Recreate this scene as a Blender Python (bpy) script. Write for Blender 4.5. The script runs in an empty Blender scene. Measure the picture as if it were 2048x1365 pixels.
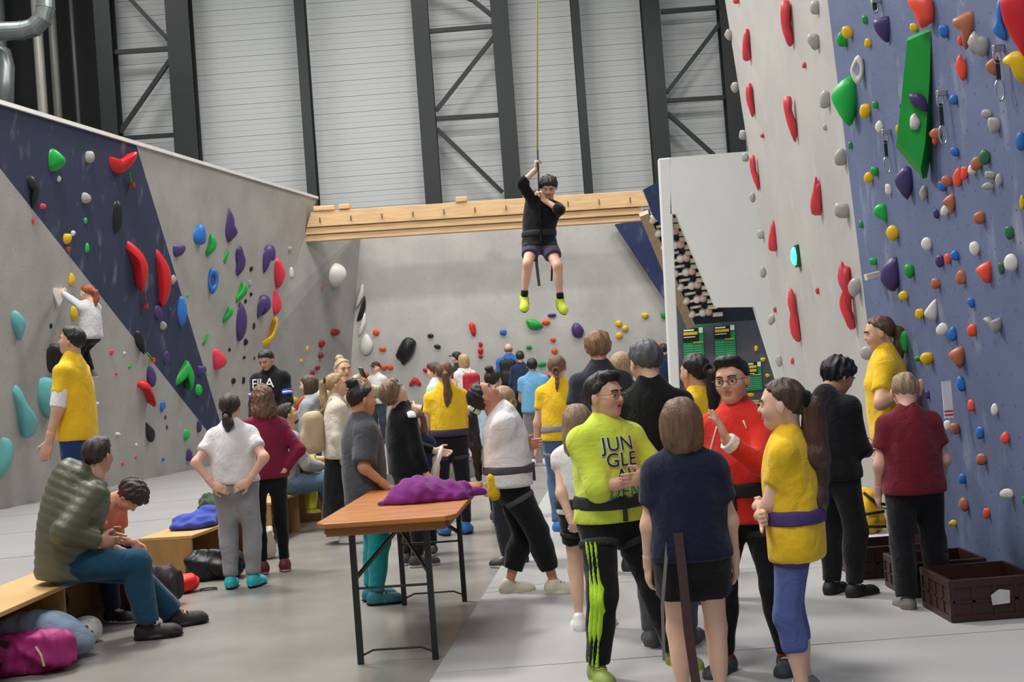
import bpy, bmesh, math, random
import numpy as np
from mathutils import Matrix, Vector
from mathutils.bvhtree import BVHTree

SC = bpy.context.scene
COL = SC.collection
# ---------------------------------------------------------------- camera
FPX, PITCH, ROLL, CAMH = 2500.0, math.atan(57.5/2500), math.atan(0.075), 1.5
_F = np.array([0, math.cos(PITCH), math.sin(PITCH)])
_U0 = np.array([0, -math.sin(PITCH), math.cos(PITCH)]); _R0 = np.array([1.0, 0, 0])
_R = _R0*math.cos(ROLL) - _U0*math.sin(ROLL)
_U = _R0*math.sin(ROLL) + _U0*math.cos(ROLL)
CAM = np.array([0, 0, CAMH])
cd = bpy.data.cameras.new('camera'); cam = bpy.data.objects.new('camera', cd); COL.objects.link(cam)
cd.sensor_width = 36; cd.lens = 36*FPX/2048; cd.clip_end = 200
cam.matrix_world = Matrix(((_R[0], _U[0], -_F[0], 0), (_R[1], _U[1], -_F[1], 0), (_R[2], _U[2], -_F[2], CAMH), (0, 0, 0, 1)))
SC.camera = cam
# ---------------------------------------------------------------- light
w = bpy.data.worlds.new('hall_world'); SC.world = w; w.use_nodes = True
w.node_tree.nodes['Background'].inputs[0].default_value = (0.93, 0.97, 1.0, 1)
w.node_tree.nodes['Background'].inputs[1].default_value = 0.30
def area(loc, size, power, col=(1, .975, .94), tgt=None):
    l = bpy.data.lights.new('ceiling_lamp', 'AREA'); l.energy = power; l.shape = 'RECTANGLE'; l.size = size; l.size_y = size; l.color = col
    o = bpy.data.objects.new('ceiling_lamp', l); COL.objects.link(o); o.location = loc
    if tgt: o.rotation_euler = (Vector(tgt)-Vector(loc)).to_track_quat('-Z', 'Y').to_euler()
area((-4.3, 12.0, 11.0), 1.8, 1250)
area((-2.0, 1.5, 10.0), 3, 560)
area((1.0, 20.0, 11.5), 2.2, 420)
area((-5.5, 20.5, 11.5), 2.2, 420)
area((-7.0, 8.0, 11.0), 2.5, 380, tgt=(-1, 9, 0))
area((-1.5, 24.0, 14), 4, 520)
area((-10.0, 23.0, 14), 4, 480)
area((5.5, 20.5, 11.5), 2.5, 420)
vs = SC.view_settings
vs.view_transform = 'Standard'; vs.look = 'None'; vs.gamma = 1; vs.use_curve_mapping = False; vs.exposure = 0.0

# ---------------------------------------------------------------- picking
def ray(x, y):
    u, v = x-1024.0, y-682.5
    d = _F*FPX + _R*u - _U*v
    return d/np.linalg.norm(d)
def onplane(x, y, P, n):
    d = ray(x, y); t = np.dot(np.asarray(P)-CAM, n)/np.dot(d, n)
    return CAM+d*t
def atY(x, y, Y): return onplane(x, y, (0, Y, 0), np.array([0, 1.0, 0]))
def ground(x, y, z=0): return onplane(x, y, (0, 0, z), np.array([0, 0, 1.0]))

# ---------------------------------------------------------------- materials
def lin(c):
    if isinstance(c, str): c = [int(c[i:i+2], 16)/255 for i in (0, 2, 4)]
    return tuple(x/12.92 if x <= .04045 else ((x+.055)/1.055)**2.4 for x in c)+(1,)
MATS = {}
def mat(hexc, rough=.7, var=.12, scale=6.0, bump=.0, bscale=60.0, metal=0.0, stretch=(1, 1, 1), emit=0, tag='', spec=.4, sheen=0, alpha=1, bdist=.01):
    key = (hexc, rough, var, scale, bump, bscale, metal, stretch, emit, tag, sheen, alpha, bdist)
    if key in MATS: return MATS[key]
    m = bpy.data.materials.new((tag or 'mat')+'_'+hexc); m.use_nodes = True; MATS[key] = m
    nt = m.node_tree; N = nt.nodes; L = nt.links; b = N['Principled BSDF']
    b.inputs['Roughness'].default_value = rough; b.inputs['Metallic'].default_value = metal
    b.inputs['Specular IOR Level'].default_value = spec
    if sheen: b.inputs['Sheen Weight'].default_value = sheen
    c = lin(hexc)
    m.diffuse_color = c
    if alpha < 1: b.inputs['Alpha'].default_value = alpha
    if emit:
        b.inputs['Emission Color'].default_value = c; b.inputs['Emission Strength'].default_value = emit
    tc = N.new('ShaderNodeTexCoord'); mp = N.new('ShaderNodeMapping'); mp.inputs['Scale'].default_value = stretch
    L.new(tc.outputs['Object'], mp.inputs[0])
    nz = N.new('ShaderNodeTexNoise'); nz.inputs['Scale'].default_value = scale; nz.inputs['Detail'].default_value = 4
    L.new(mp.outputs[0], nz.inputs['Vector'])
    rp = N.new('ShaderNodeMapRange'); rp.inputs[1].default_value = .25; rp.inputs[2].default_value = .75
    rp.inputs[3].default_value = 1-var; rp.inputs[4].default_value = 1+var
    L.new(nz.outputs[0], rp.inputs[0])
    mx = N.new('ShaderNodeVectorMath'); mx.operation = 'SCALE'; mx.inputs[0].default_value = c[:3]
    L.new(rp.outputs[0], mx.inputs['Scale']); L.new(mx.outputs[0], b.inputs['Base Color'])
    if bump:
        n2 = N.new('ShaderNodeTexNoise'); n2.inputs['Scale'].default_value = bscale; n2.inputs['Detail'].default_value = 3
        L.new(mp.outputs[0], n2.inputs['Vector'])
        bp = N.new('ShaderNodeBump'); bp.inputs['Strength'].default_value = bump; bp.inputs['Distance'].default_value = bdist; n2.inputs['Distortion'].default_value = 1.2 if bdist > .01 else 0
        L.new(n2.outputs[0], bp.inputs['Height']); L.new(bp.outputs[0], b.inputs['Normal'])
    return m
def fabric(h): return mat(h, .9, .10, 9, .40, 9, tag='fabric', spec=.15, sheen=.15, bdist=.035)
def skinm(h): return mat(h, .5, .05, 14, .05, 120, tag='skin', spec=.35)
def hairm(h): return mat(h, .42, .42, 26, .6, 60, stretch=(3.2, 3.2, .35), tag='hair', spec=.5)
def plastic(h): return mat(h, .38, .09, 5, .06, 90, tag='resin')

def wallmat(hexc, name, dots=True, chalk=.25, step=.2, rough=.75, dirt=.15):
    m = bpy.data.materials.new(name); m.use_nodes = True; nt = m.node_tree; N = nt.nodes; L = nt.links; b = N['Principled BSDF']
    b.inputs['Roughness'].default_value = rough; c = lin(hexc)
    uv = N.new('ShaderNodeUVMap'); uv.uv_map = 'UVMap'
    nz = N.new('ShaderNodeTexNoise'); nz.inputs['Scale'].default_value = 1.3; nz.inputs['Detail'].default_value = 6; L.new(uv.outputs[0], nz.inputs['Vector'])
    mp = N.new('ShaderNodeMapping'); mp.inputs['Scale'].default_value = (2.6, 1.1, 1); L.new(uv.outputs[0], mp.inputs[0])
    ns = N.new('ShaderNodeTexNoise'); ns.inputs['Scale'].default_value = 2.0; ns.inputs['Detail'].default_value = 5; L.new(mp.outputs[0], ns.inputs['Vector'])
    r1 = N.new('ShaderNodeMapRange'); r1.inputs[1].default_value = .3; r1.inputs[2].default_value = .7; r1.inputs[3].default_value = 1-dirt; r1.inputs[4].default_value = 1+dirt*.6; L.new(nz.outputs[0], r1.inputs[0])
    sc = N.new('ShaderNodeVectorMath'); sc.operation = 'SCALE'; sc.inputs[0].default_value = c[:3]; L.new(r1.outputs[0], sc.inputs['Scale'])
    r2 = N.new('ShaderNodeMapRange'); r2.inputs[1].default_value = .58; r2.inputs[2].default_value = .85; r2.inputs[3].default_value = 0; r2.inputs[4].default_value = chalk; L.new(ns.outputs[0], r2.inputs[0])
    mix = N.new('ShaderNodeMixRGB'); mix.inputs[2].default_value = (.75, .75, .76, 1); L.new(r2.outputs[0], mix.inputs[0]); L.new(sc.outputs[0], mix.inputs[1])
    out = mix.outputs[0]
    if dots:
        dv = N.new('ShaderNodeVectorMath'); dv.operation = 'SCALE'; dv.inputs['Scale'].default_value = 1/step; L.new(uv.outputs[0], dv.inputs[0])
        fr = N.new('ShaderNodeVectorMath'); fr.operation = 'FRACTION'; L.new(dv.outputs[0], fr.inputs[0])
        sb = N.new('ShaderNodeVectorMath'); sb.operation = 'SUBTRACT'; sb.inputs[1].default_value = (.5, .5, 0); L.new(fr.outputs[0], sb.inputs[0])
        ln = N.new('ShaderNodeVectorMath'); ln.operation = 'LENGTH'; L.new(sb.outputs[0], ln.inputs[0])
        lt = N.new('ShaderNodeMath'); lt.operation = 'LESS_THAN'; lt.inputs[1].default_value = .0075/step; L.new(ln.outputs['Value'], lt.inputs[0])
        md = N.new('ShaderNodeMixRGB'); md.inputs[2].default_value = (c[0]*.5, c[1]*.5, c[2]*.5, 1); L.new(lt.outputs[0], md.inputs[0]); L.new(out, md.inputs[1]); out = md.outputs[0]
    L.new(out, b.inputs['Base Color'])
    bp = N.new('ShaderNodeBump'); bp.inputs['Strength'].default_value = .15; bp.inputs['Distance'].default_value = .01
    n3 = N.new('ShaderNodeTexNoise'); n3.inputs['Scale'].default_value = 40; L.new(uv.outputs[0], n3.inputs['Vector']); L.new(n3.outputs[0], bp.inputs['Height']); L.new(bp.outputs[0], b.inputs['Normal'])
    return m

def woodmat(hexc, name, stretch=(1, 12, 12), var=.18, rough=.55, scuff=0):
    m = mat(hexc, rough, var, 2.2, .12, 14, stretch=stretch, tag=name)
    return m

# ---------------------------------------------------------------- objects
def put(o, parent=None, label=None, cat=None, group=None, kind=None):
    COL.objects.link(o)
    if parent is not None: o.parent = parent
    if label: o['label'] = label
    if cat: o['category'] = cat
    if group: o['group'] = group
    if kind: o['kind'] = kind
    return o
def empty(name, loc, label=None, cat=None, group=None, rz=0, kind=None):
    o = bpy.data.objects.new(name, None); o.empty_display_size = .1; o.location = loc; o.rotation_euler = (0, 0, rz)
    return put(o, None, label, cat, group, kind)
def npmesh(name, V, Fq, mats, midx=None, smooth=True):
    me = bpy.data.meshes.new(name); V = np.asarray(V, dtype=np.float32); Fq = np.asarray(Fq, dtype=np.int32)
    me.vertices.add(len(V)); me.vertices.foreach_set('co', V.ravel())
    k = Fq.shape[1]; me.loops.add(Fq.size); me.polygons.add(len(Fq))
    me.loops.foreach_set('vertex_index', Fq.ravel())
    me.polygons.foreach_set('loop_start', np.arange(0, Fq.size, k, dtype=np.int32))
    me.polygons.foreach_set('loop_total', np.full(len(Fq), k, dtype=np.int32))
    for m in (mats if isinstance(mats, (list, tuple)) else [mats]): me.materials.append(m)
    if midx is not None: me.polygons.foreach_set('material_index', np.asarray(midx, dtype=np.int32))
    me.update(calc_edges=True)
    if smooth: me.polygons.foreach_set('use_smooth', np.ones(len(Fq), dtype=bool))
    return me
def pymesh(name, V, F, mats, midx=None, smooth=False):
    me = bpy.data.meshes.new(name); me.from_pydata([tuple(map(float, v)) for v in V], [], [tuple(f) for f in F])
    for m in (mats if isinstance(mats, (list, tuple)) else [mats]): me.materials.append(m)
    if midx is not None: me.polygons.foreach_set('material_index', midx)
    me.update()
    if smooth: me.polygons.foreach_set('use_smooth', np.ones(len(F), dtype=bool))
    return me
def obj(name, me, parent=None, **k): return put(bpy.data.objects.new(name, me), parent, **k)

BOXF = [(0, 3, 2, 1), (4, 5, 6, 7), (0, 1, 5, 4), (1, 2, 6, 5), (2, 3, 7, 6), (3, 0, 4, 7)]
class MB:
    """collects boxes, tubes and slabs into one mesh"""
    def __init__(s): s.V = []; s.F = []; s.M = []
    def add(s, V, F, m=0):
        n = len(s.V); s.V += [tuple(v) for v in V]; s.F += [tuple(i+n for i in f) for f in F]; s.M += [m]*len(F); return s
    def box(s, c, size, R=None, m=0):
        h = np.array(size)/2; P = np.array([(-1, -1, -1), (1, -1, -1), (1, 1, -1), (-1, 1, -1), (-1, -1, 1), (1, -1, 1), (1, 1, 1), (-1, 1, 1)])*h
        if R is not None: P = P@np.asarray(R).T
        return s.add(P+np.asarray(c), BOXF, m)
    def beam(s, a, b, w, t, up=(0, 0, 1), m=0):
        a = np.array(a, float); b = np.array(b, float); d = b-a; L = np.linalg.norm(d); d /= L
        up = np.array(up, float); x = np.cross(up, d)
        if np.linalg.norm(x) < 1e-4: x = np.cross((1, 0, 0), d)
        x /= np.linalg.norm(x); y = np.cross(d, x)
        return s.box((a+b)/2, (w, t, L), np.stack([x, y, d], 1), m)
    def tube(s, pts, r, n=8, m=0, caps=True):
        pts = [np.array(p, float) for p in pts]; rs = r if isinstance(r, (list, tuple)) else [r]*len(pts)
        V = []; F = []; ref = None
        for i, p in enumerate(pts):
            t = pts[min(i+1, len(pts)-1)]-pts[max(i-1, 0)]; t = t/(np.linalg.norm(t)+1e-9)
            if ref is None: ref = np.array((0, 0, 1.0)) if abs(t[2]) < .9 else np.array((1.0, 0, 0))
            x = np.cross(ref, t); x /= (np.linalg.norm(x)+1e-9); y = np.cross(t, x); ref = y if abs(np.dot(y, t)) < .9 else ref
            ref = np.cross(t, x)
            for k in range(n):
                a = 2*math.pi*k/n; V.append(p+rs[i]*(x*math.cos(a)+y*math.sin(a)))
        for i in range(len(pts)-1):
            for k in range(n):
                F.append((i*n+k, i*n+(k+1) % n, (i+1)*n+(k+1) % n, (i+1)*n+k))
        if caps: F.append(tuple(range(n-1, -1, -1))); F.append(tuple(range((len(pts)-1)*n, len(pts)*n)))
        return s.add(V, F, m)
    def slab(s, poly, n, th, m=0):
        """polygon (3D points) extruded by th along -n"""
        poly = [np.array(p, float) for p in poly]; n = np.array(n, float); k = len(poly)
        nn = np.cross(poly[1]-poly[0], poly[2]-poly[1])
        area_n = sum((np.cross(poly[i]-poly[0], poly[(i+1) % k]-poly[0]) for i in range(1, k-1)), np.zeros(3))
        if np.dot(area_n, n) < 0: poly = poly[::-1]
        V = poly+[p-n*th for p in poly]
        F = [tuple(range(k)), tuple(range(2*k-1, k-1, -1))]+[(i, i+k, (i+1) % k+k, (i+1) % k) for i in range(k)]
        return s.add(V, F, m)
    def build(s, name, mats, parent=None, smooth=False, bevel=0, uv=None, origin=None, **k):
        V = np.array(s.V, float)
        if origin is not None: V = V-np.asarray(origin)
        me = pymesh(name, V, s.F, mats, s.M, smooth)
        if uv is not None:
            o_, e1, e2 = [np.array(q, float) for q in uv]; lay = me.uv_layers.new(name='UVMap')
            for lp in me.loops:
                p = np.array(s.V[lp.vertex_index])-o_; lay.data[lp.index].uv = (np.dot(p, e1), np.dot(p, e2))
        o = bpy.data.objects.new(name, me)
        if origin is not None: o.location = origin
        if bevel:
            bm_ = o.modifiers.new('bevel', 'BEVEL'); bm_.width = bevel; bm_.segments = 2; bm_.limit_method = 'ANGLE'
        return put(o, parent, **k)

# ---------------------------------------------------------------- implicit shapes
def rx(a): c, s = math.cos(a), math.sin(a); return np.array([[1, 0, 0], [0, c, -s], [0, s, c]])
def ry(a): c, s = math.cos(a), math.sin(a); return np.array([[c, 0, s], [0, 1, 0], [-s, 0, c]])
def rz(a): c, s = math.cos(a), math.sin(a); return np.array([[c, -s, 0], [s, c, 0], [0, 0, 1]])
def nrm(v): v = np.asarray(v, float); return v/(np.linalg.norm(v)+1e-12)
def cone(a, b, ra, rb, clips=(), k=.02):
    a = np.asarray(a, float); b = np.asarray(b, float); ab = b-a; L2 = np.dot(ab, ab)+1e-12; r = max(ra, rb)
    def f(P):
        q = P-a; t = np.clip((q@ab)/L2, 0, 1)
        return np.linalg.norm(q-t[..., None]*ab, axis=-1)-(ra+(rb-ra)*t)
    return dict(f=f, lo=np.minimum(a, b)-r, hi=np.maximum(a, b)+r, clips=clips, k=k)
def ell(c, r, R=np.eye(3), clips=(), k=.03):
    c = np.asarray(c, float); r = np.asarray(r, float); e = np.abs(R)@r
    def f(P):
        q = (P-c)@R; k0 = np.linalg.norm(q/r, axis=-1); k1 = np.linalg.norm(q/(r*r), axis=-1)+1e-9
        return k0*(k0-1)/k1
    return dict(f=f, lo=c-e, hi=c+e, clips=clips, k=k)
def rbox(c, h, rad, R=np.eye(3), clips=(), k=.02):
    c = np.asarray(c, float); h = np.asarray(h, float); e = np.abs(R)@h
    def f(P):
        q = np.abs((P-c)@R)-(h-rad); return np.linalg.norm(np.maximum(q, 0), axis=-1)+np.minimum(q.max(-1), 0)-rad
    return dict(f=f, lo=c-e, hi=c+e, clips=clips, k=k)
EDG = [(0, 1), (2, 3), (4, 5), (6, 7), (0, 2), (1, 3), (4, 6), (5, 7), (0, 4), (1, 5), (2, 6), (3, 7)]
CRN = np.array([(i >> 2 & 1, i >> 1 & 1, i & 1) for i in range(8)])
def surf(prims, v, clips=(), disp=None, subs=()):
    """smooth union of primitives -> (verts, quads) by surface nets"""
    lo = np.min([p['lo'] for p in prims], 0)-3*v; hi = np.max([p['hi'] for p in prims], 0)+3*v
    n = np.ceil((hi-lo)/v).astype(int)+1
    F = np.full(n, 10.0, dtype=np.float64)
    def blk(p, ext):
        i0 = np.maximum(np.floor((p['lo']-ext-lo)/v).astype(int), 0); i1 = np.minimum(np.ceil((p['hi']+ext-lo)/v).astype(int)+1, n)
        g = np.stack(np.meshgrid(*[lo[a]+v*np.arange(i0[a], i1[a]) for a in range(3)], indexing='ij'), -1)
        return tuple(slice(i0[a], i1[a]) for a in range(3)), g
    for p in prims:
        k = p['k']; sl, g = blk(p, k+2*v); d = p['f'](g)
        for (pt, nn) in p['clips']: d = np.maximum(d, (g-np.asarray(pt))@np.asarray(nn, float))
        A = F[sl]; h = np.clip(.5+.5*(d-A)/k, 0, 1); F[sl] = d+(A-d)*h-k*h*(1-h)
    for p in subs:
        k = p['k']; sl, g = blk(p, k+2*v); d = -p['f'](g); A = F[sl]; h = np.clip(.5-.5*(d-A)/k, 0, 1); F[sl] = d+(A-d)*h+k*h*(1-h)
    if clips or disp:
        g = np.stack(np.meshgrid(*[lo[a]+v*np.arange(n[a]) for a in range(3)], indexing='ij'), -1)
        if disp: F = F-disp(g)
        for (pt, nn) in clips: F = np.maximum(F, (g-np.asarray(pt))@np.asarray(nn, float))
    F[0] = F[-1] = 1; F[:, 0] = F[:, -1] = 1; F[:, :, 0] = F[:, :, -1] = 1
    I = F < 0
    c = sum(I[a:n[0]-1+a, b:n[1]-1+b, e:n[2]-1+e].astype(np.int8) for a, b, e in CRN)
    act = (c > 0) & (c < 8); ids = np.argwhere(act)
    if len(ids) == 0: return np.zeros((0, 3)), np.zeros((0, 4), int)
    idx = np.full(act.shape, -1, dtype=np.int64); idx[act] = np.arange(len(ids))
    val = np.stack([F[ids[:, 0]+q[0], ids[:, 1]+q[1], ids[:, 2]+q[2]] for q in CRN], 1)
    pos = np.zeros((len(ids), 3)); cnt = np.zeros(len(ids))
    for a, b in EDG:
        va, vb = val[:, a], val[:, b]; m = (va < 0) != (vb < 0); t = np.where(m, va/np.where(m, va-vb, 1), 0)
        pos += m[:, None]*(CRN[a]+(CRN[b]-CRN[a])*t[:, None]); cnt += m
    V = (ids+pos/cnt[:, None])*v+lo
    Q = []
    for ax in range(3):
        o1, o2 = (ax+1) % 3, (ax+2) % 3
        A = np.take(I, range(n[ax]-1), ax); B = np.take(I, range(1, n[ax]), ax)
        e = np.argwhere(A != B); e = e[(e[:, o1] > 0) & (e[:, o2] > 0) & (e[:, o1] < n[o1]-1) & (e[:, o2] < n[o2]-1)]
        def at(d1, d2):
            q = e.copy(); q[:, o1] += d1; q[:, o2] += d2; return idx[q[:, 0], q[:, 1], q[:, 2]]
        q = np.stack([at(-1, -1), at(0, -1), at(0, 0), at(-1, 0)], 1)
        flip = ~A[e[:, 0], e[:, 1], e[:, 2]]
        q[flip] = q[flip][:, ::-1]; Q.append(q)
    return V, np.concatenate(Q)
def smoothmesh(V, Q, it=1, lam=.5):
    i = np.concatenate([Q[:, a] for a in range(4)]); j = np.concatenate([Q[:, (a+1) % 4] for a in range(4)]); n = len(V)
    a = np.concatenate([i, j]); b = np.concatenate([j, i]); cnt = np.maximum(np.bincount(a, minlength=n), 1)
    for _ in range(it):
        M = np.stack([np.bincount(a, V[b, k], minlength=n) for k in range(3)], 1)/cnt[:, None]; V = V+lam*(M-V)
    return V
def wrinkle(amp, f=1.0, seed=0):
    r = np.random.RandomState(seed+7); D = [nrm(r.normal(size=3)*(1, 1, .7))*fr*f for fr in (22, 36, 62, 40)]; ph = r.uniform(0, 6, 4)
    def g(P): return amp*(np.sin(P@D[0]+ph[0]+1.3*np.sin(P@D[1]*.6))+.7*np.sin(P@D[1]+ph[1])+.6*np.sin(P@D[2]+ph[2]+np.sin(P@D[3])))/2.1
    return g
def soft(name, prims, m, v, parent=None, clips=(), wr=0.0, seed=0, subs=(), wf=1.0, loc=None, **k):
    V, Q = surf(prims, v, clips, wrinkle(wr, wf, seed) if wr else None, subs)
    if len(V): V = smoothmesh(V, Q, 2)
    if loc is not None: V = V-np.asarray(loc)
    o = obj(name, npmesh(name, V, Q, m), parent, **k)
    if loc is not None: o.location = loc
    return o
# ================================================================ structure
UPZ = np.array([0, 0, 1.0])
# left bouldering wall plane
_a = ground(0, 1020, .3); _b = ground(440, 928, .3); LDIR = nrm(_b-_a)
_c = atY(634, 398, 24.3); LN = np.cross(LDIR, nrm(_c-_a)); LN = nrm(LN)
if LN[0] < 0: LN = -LN
LP = _a; LUP = nrm(np.cross(LDIR, LN)); LUP = LUP*np.sign(LUP[2])
def LW(x, y): return onplane(x, y, LP, LN)
BY = 25.8
BN = np.array([0, -1.0, 0]); BP = np.array([0, BY, 0])
RN = nrm((-1, 0, -.045)); RP = np.array([2.72, 8, 0])
def RW(x, y): return onplane(x, y, RP, RN)
RUP = nrm(np.cross(RN, (0, 1, 0))); RUP *= np.sign(RUP[2])

# floor
fm = mat('8f8c86', .26, .20, 1.5, .05, 7, tag='concrete', spec=.45)
fl = MB().slab([(-16, -4, 0), (10, -4, 0), (10, 33, 0), (-16, 33, 0)], UPZ, .2).build('floor', fm, kind='structure')
# thin white mats on the right part of the floor, one panel per row
mm = mat('a5a4a3', .6, .05, 1.1, .12, 160, tag='mat_vinyl')
e1, e2 = ground(882, 1330), ground(1092, 989)
def edgeX(Y): return e1[0]+(e2[0]-e1[0])*(Y-e1[1])/(e2[1]-e1[1])
fmat = empty('floor_mat', (0, 0, 0), kind='structure')
ys = [2.0, 4.25, 6.28, 8.45, 8.62, 10.85, 13.2, 15.5, 17.8]
for a, b in zip(ys[:-1], ys[1:]):
    xl = lambda Y: edgeX(Y)
    for (x0, x1) in ((None, 2.7),):
        l0, l1 = (xl(a), xl(b)) if x0 is None else (x0, x0)
        g = .006
        MB().slab([(l0+g, a+g, .018), (x1-g, a+g, .018), (x1-g, b-g, .018), (l1+g, b-g, .018)], UPZ, .017).build('mat_panel', mm, fmat, bevel=.004)
# raised landing mats at the left and the back
EDGE = [(-3.5, 2.0), (-3.45, 7.0), (-3.2, 10.3), (-2.75, 13.5), (.1, 19.9), (2.4, 19.9), (2.4, 26.4), (-16, 26.4), (-16, 2.0)]
gm = mat('8a8988', .62, .07, .8, .12, 120, tag='landing_vinyl')
lm = empty('landing_mat', (0, 0, 0), kind='structure')
MB().slab([(x, y, .285) for x, y in EDGE], UPZ, .28).build('mat_core', mat('8f8f90', .7, .06, tag='mat_side'), lm)
def clip_poly(poly, n, c):
    out = []
    for i in range(len(poly)):
        p, q = np.array(poly[i]), np.array(poly[(i+1) % len(poly)]); a, b = np.dot(p, n)-c, np.dot(q, n)-c
        if a <= 0: out.append(p)
        if (a < 0 < b) or (b < 0 < a): out.append(p+(q-p)*(a/(a-b)))
    return out
def strip(n, c0, c1):
    P = clip_poly([np.array(e, float) for e in EDGE], np.array(n), c1); P = clip_poly(P, -np.array(n), -c0) if len(P) > 2 else P
    return P
mdir = np.array([-.19, .98])
for k in range(13):
    P = strip(mdir, 2.4+k*2.05+.012, 2.4+(k+1)*2.05-.012)
    if len(P) > 2: MB().slab([(p[0], p[1], .3) for p in P], UPZ, .014).build('mat_panel', gm, lm)

# left bouldering wall: three facets
gL = wallmat('a5a19c', 'wall_grey_paint', True, .10); bL = wallmat('2b3450', 'wall_navy_paint', True, .22); 
wl = empty('wall_left', (0, 0, 0), kind='structure')
uvL = (LP, LDIR, LUP)
def lpanel(name, px, m): return MB().slab([LW(*p) for p in px], LN, .12).build(name, m, wl, uv=uvL)
lpanel('wall_panel', [(-134, 167), (-250, 132), (-250, 1078), (0, 1024), (430, 934), (425, 876)], gL)
lpanel('wall_panel', [(-134, 167), (272, 289), (442, 850), (446, 930), (430, 934), (425, 876)], bL)
lpanel('wall_panel', [(272, 289), (634, 398), (597, 516), (560, 604), (540, 674), (530, 912), (446, 930), (442, 850)], gL)
cap = mat('d8d6d0', .5, .05, tag='edge_strip')
MB().beam(LW(-250, 130)+LN*.005, LW(634, 396)+LN*.005, .05, .05).build('edge_strip', cap, wl)
# back bouldering wall
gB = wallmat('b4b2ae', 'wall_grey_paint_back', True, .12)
wb = empty('wall_back', (0, 0, 0), kind='structure')
uvB = (BP, (1, 0, 0), (0, 0, 1))
def bp(x, y, Y=BY): return atY(x, y, Y)
MB().slab([bp(722, 462), bp(1420, 412), (4.6, BY, .29), (bp(690, 885)[0], BY, .29)], BN, .12).build('wall_panel', gB, wb, uv=uvB)
fc = [LW(618, 462), LW(597, 516), LW(560, 604), LW(540, 674), LW(532, 910)+np.array((0, 0, -.02)), np.array((bp(690, 885)[0], BY, .28)), bp(722, 462)]
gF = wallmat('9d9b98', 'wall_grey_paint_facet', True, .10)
fn = nrm(np.cross(fc[6]-fc[0], fc[4]-fc[0])); fn = fn if fn[1] < 0 else -fn
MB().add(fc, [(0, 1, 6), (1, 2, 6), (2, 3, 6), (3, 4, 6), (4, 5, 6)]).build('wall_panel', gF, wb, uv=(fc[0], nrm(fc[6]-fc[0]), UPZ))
FP = fc[6]; FNRM = fn
bt = wallmat('22305a', 'wall_blue_paint_corner', True, .2)
MB().slab([bp(1230, 449, 25.6), bp(1290, 438, 25.6), bp(1372, 640, 25.6), bp(1338, 612, 25.6)], BN, .1).build('wall_panel', bt, wb, uv=uvB)
# glulam beam: three planks
beam = empty('timber_beam', tuple(bp(950, 460, 23.9)), label='pale laminated timber beam of three planks across the top of the back wall', cat='beam')
bo = np.array(beam.location)
wm = woodmat('d9b384', 'spruce', (1, 10, 10), .16)
for i, px in enumerate([[(622, 424), (1283, 381), (1299, 412), (613, 455)], [(613, 457), (1279, 415), (1286, 428), (610, 470)], [(611, 472), (1282, 430), (1291, 441), (609, 484)]]):
    MB().slab([bp(*p, 23.8+.04*i)-bo for p in px], BN, .16).build('plank', wm, beam, bevel=.008)
bolt = mat('77756e', .4, .1, metal=.7, tag='bolt')
for k in range(11):
    p = bp(640+k*62, 441-k*4.05, 23.79)-bo
    MB().tube([p+(0, -.02, .05), p+(0, -.02, -.05)], .012, 6).build('bolt', bolt, beam)
for (x, y) in ((640, 419), (660, 418), (690, 415), (923, 401)):
    MB().box(bp(x, y, 23.92)-bo, (.22, .3, .1)).build('wood_block', wm, beam, bevel=.02)
# hall cladding: one part per horizontal siding panel
HY = 31.0
wh = empty('wall_hall', (0, HY, 0), kind='structure')
sid = mat('c6c9c8', .42, .03, .6, .0, 10, tag='siding', spec=.4)
prof = [(0, .02), (.006, 0), (.125, 0), (.13, .008), (.138, .008), (.143, 0), (.262, 0), (.267, .008), (.275, .008), (.28, 0), (.394, 0), (.4, .02)]
sme = None
for k in range(28):
    if sme is None:
        V = [(-13.5, d, z) for z, d in prof]+[(7.0, d, z) for z, d in prof]; n = len(prof)
        sme = pymesh('siding_panel', V, [(i, i+n, i+1+n, i+1) for i in range(n-1)], sid)
    o = bpy.data.objects.new('siding_panel', sme); o.location = (0, 0, 2.6+.4*k); put(o, wh)
MB().box((-3.2, .1, 7), (21, .1, 14)).build('backing', mat('6f7271', .8, tag='backing'), wh)
# steel columns and lattice
st = mat('222727', .45, .12, 3, tag='steel', spec=.4); CY = 30.2
def column(px0, px1, name, parent, top=14.0):
    """px pairs (xl,xr,y) at two heights -> H section"""
    a, b = atY((px0[0]+px0[1])/2, px0[2], CY), atY((px1[0]+px1[1])/2, px1[2], CY)
    wd = abs(atY(px0[1], px0[2], CY)[0]-atY(px0[0], px0[2], CY)[0]); x = (a[0]+b[0])/2
    o = np.array(parent.location); m = MB()
    for dy in (-.02, .42): m.box(np.array((x, CY+dy, top/2))-o, (wd, .04, top))
    m.box(np.array((x, CY+.2, top/2))-o, (.05, .44, top)); m.build(name, st, parent); return x
def lattice(label, l, r, nodes):
    r_ = empty('lattice_column', (atY((l[0][0]+r[0][1])/2, 200, CY)[0], CY, 0), label, 'column')
    xl = column(l[0], l[1], 'chord', r_); xr = column(r[0], r[1], 'chord', r_); o = np.array(r_.location)
    for (x0, y0, x1, y1) in nodes:
        a, b = atY(x0, y0, CY+.15), atY(x1, y1, CY+.15); MB().beam(a-o, b-o, .1, .1, (0, 1, 0)).build('brace', st, r_)
lattice('dark steel lattice column with diagonal braces, middle one above the timber beam', ((826, 858, 0), (846, 880, 410)), ((985, 1020, 0), (1005, 1040, 410)),
        [(856, 63, 990, 52), (868, 238, 1000, 230), (872, 222, 990, 72), (874, 258, 1005, 385), (945, 0, 990, 36), (850, -40, 945, 0)])
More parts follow.
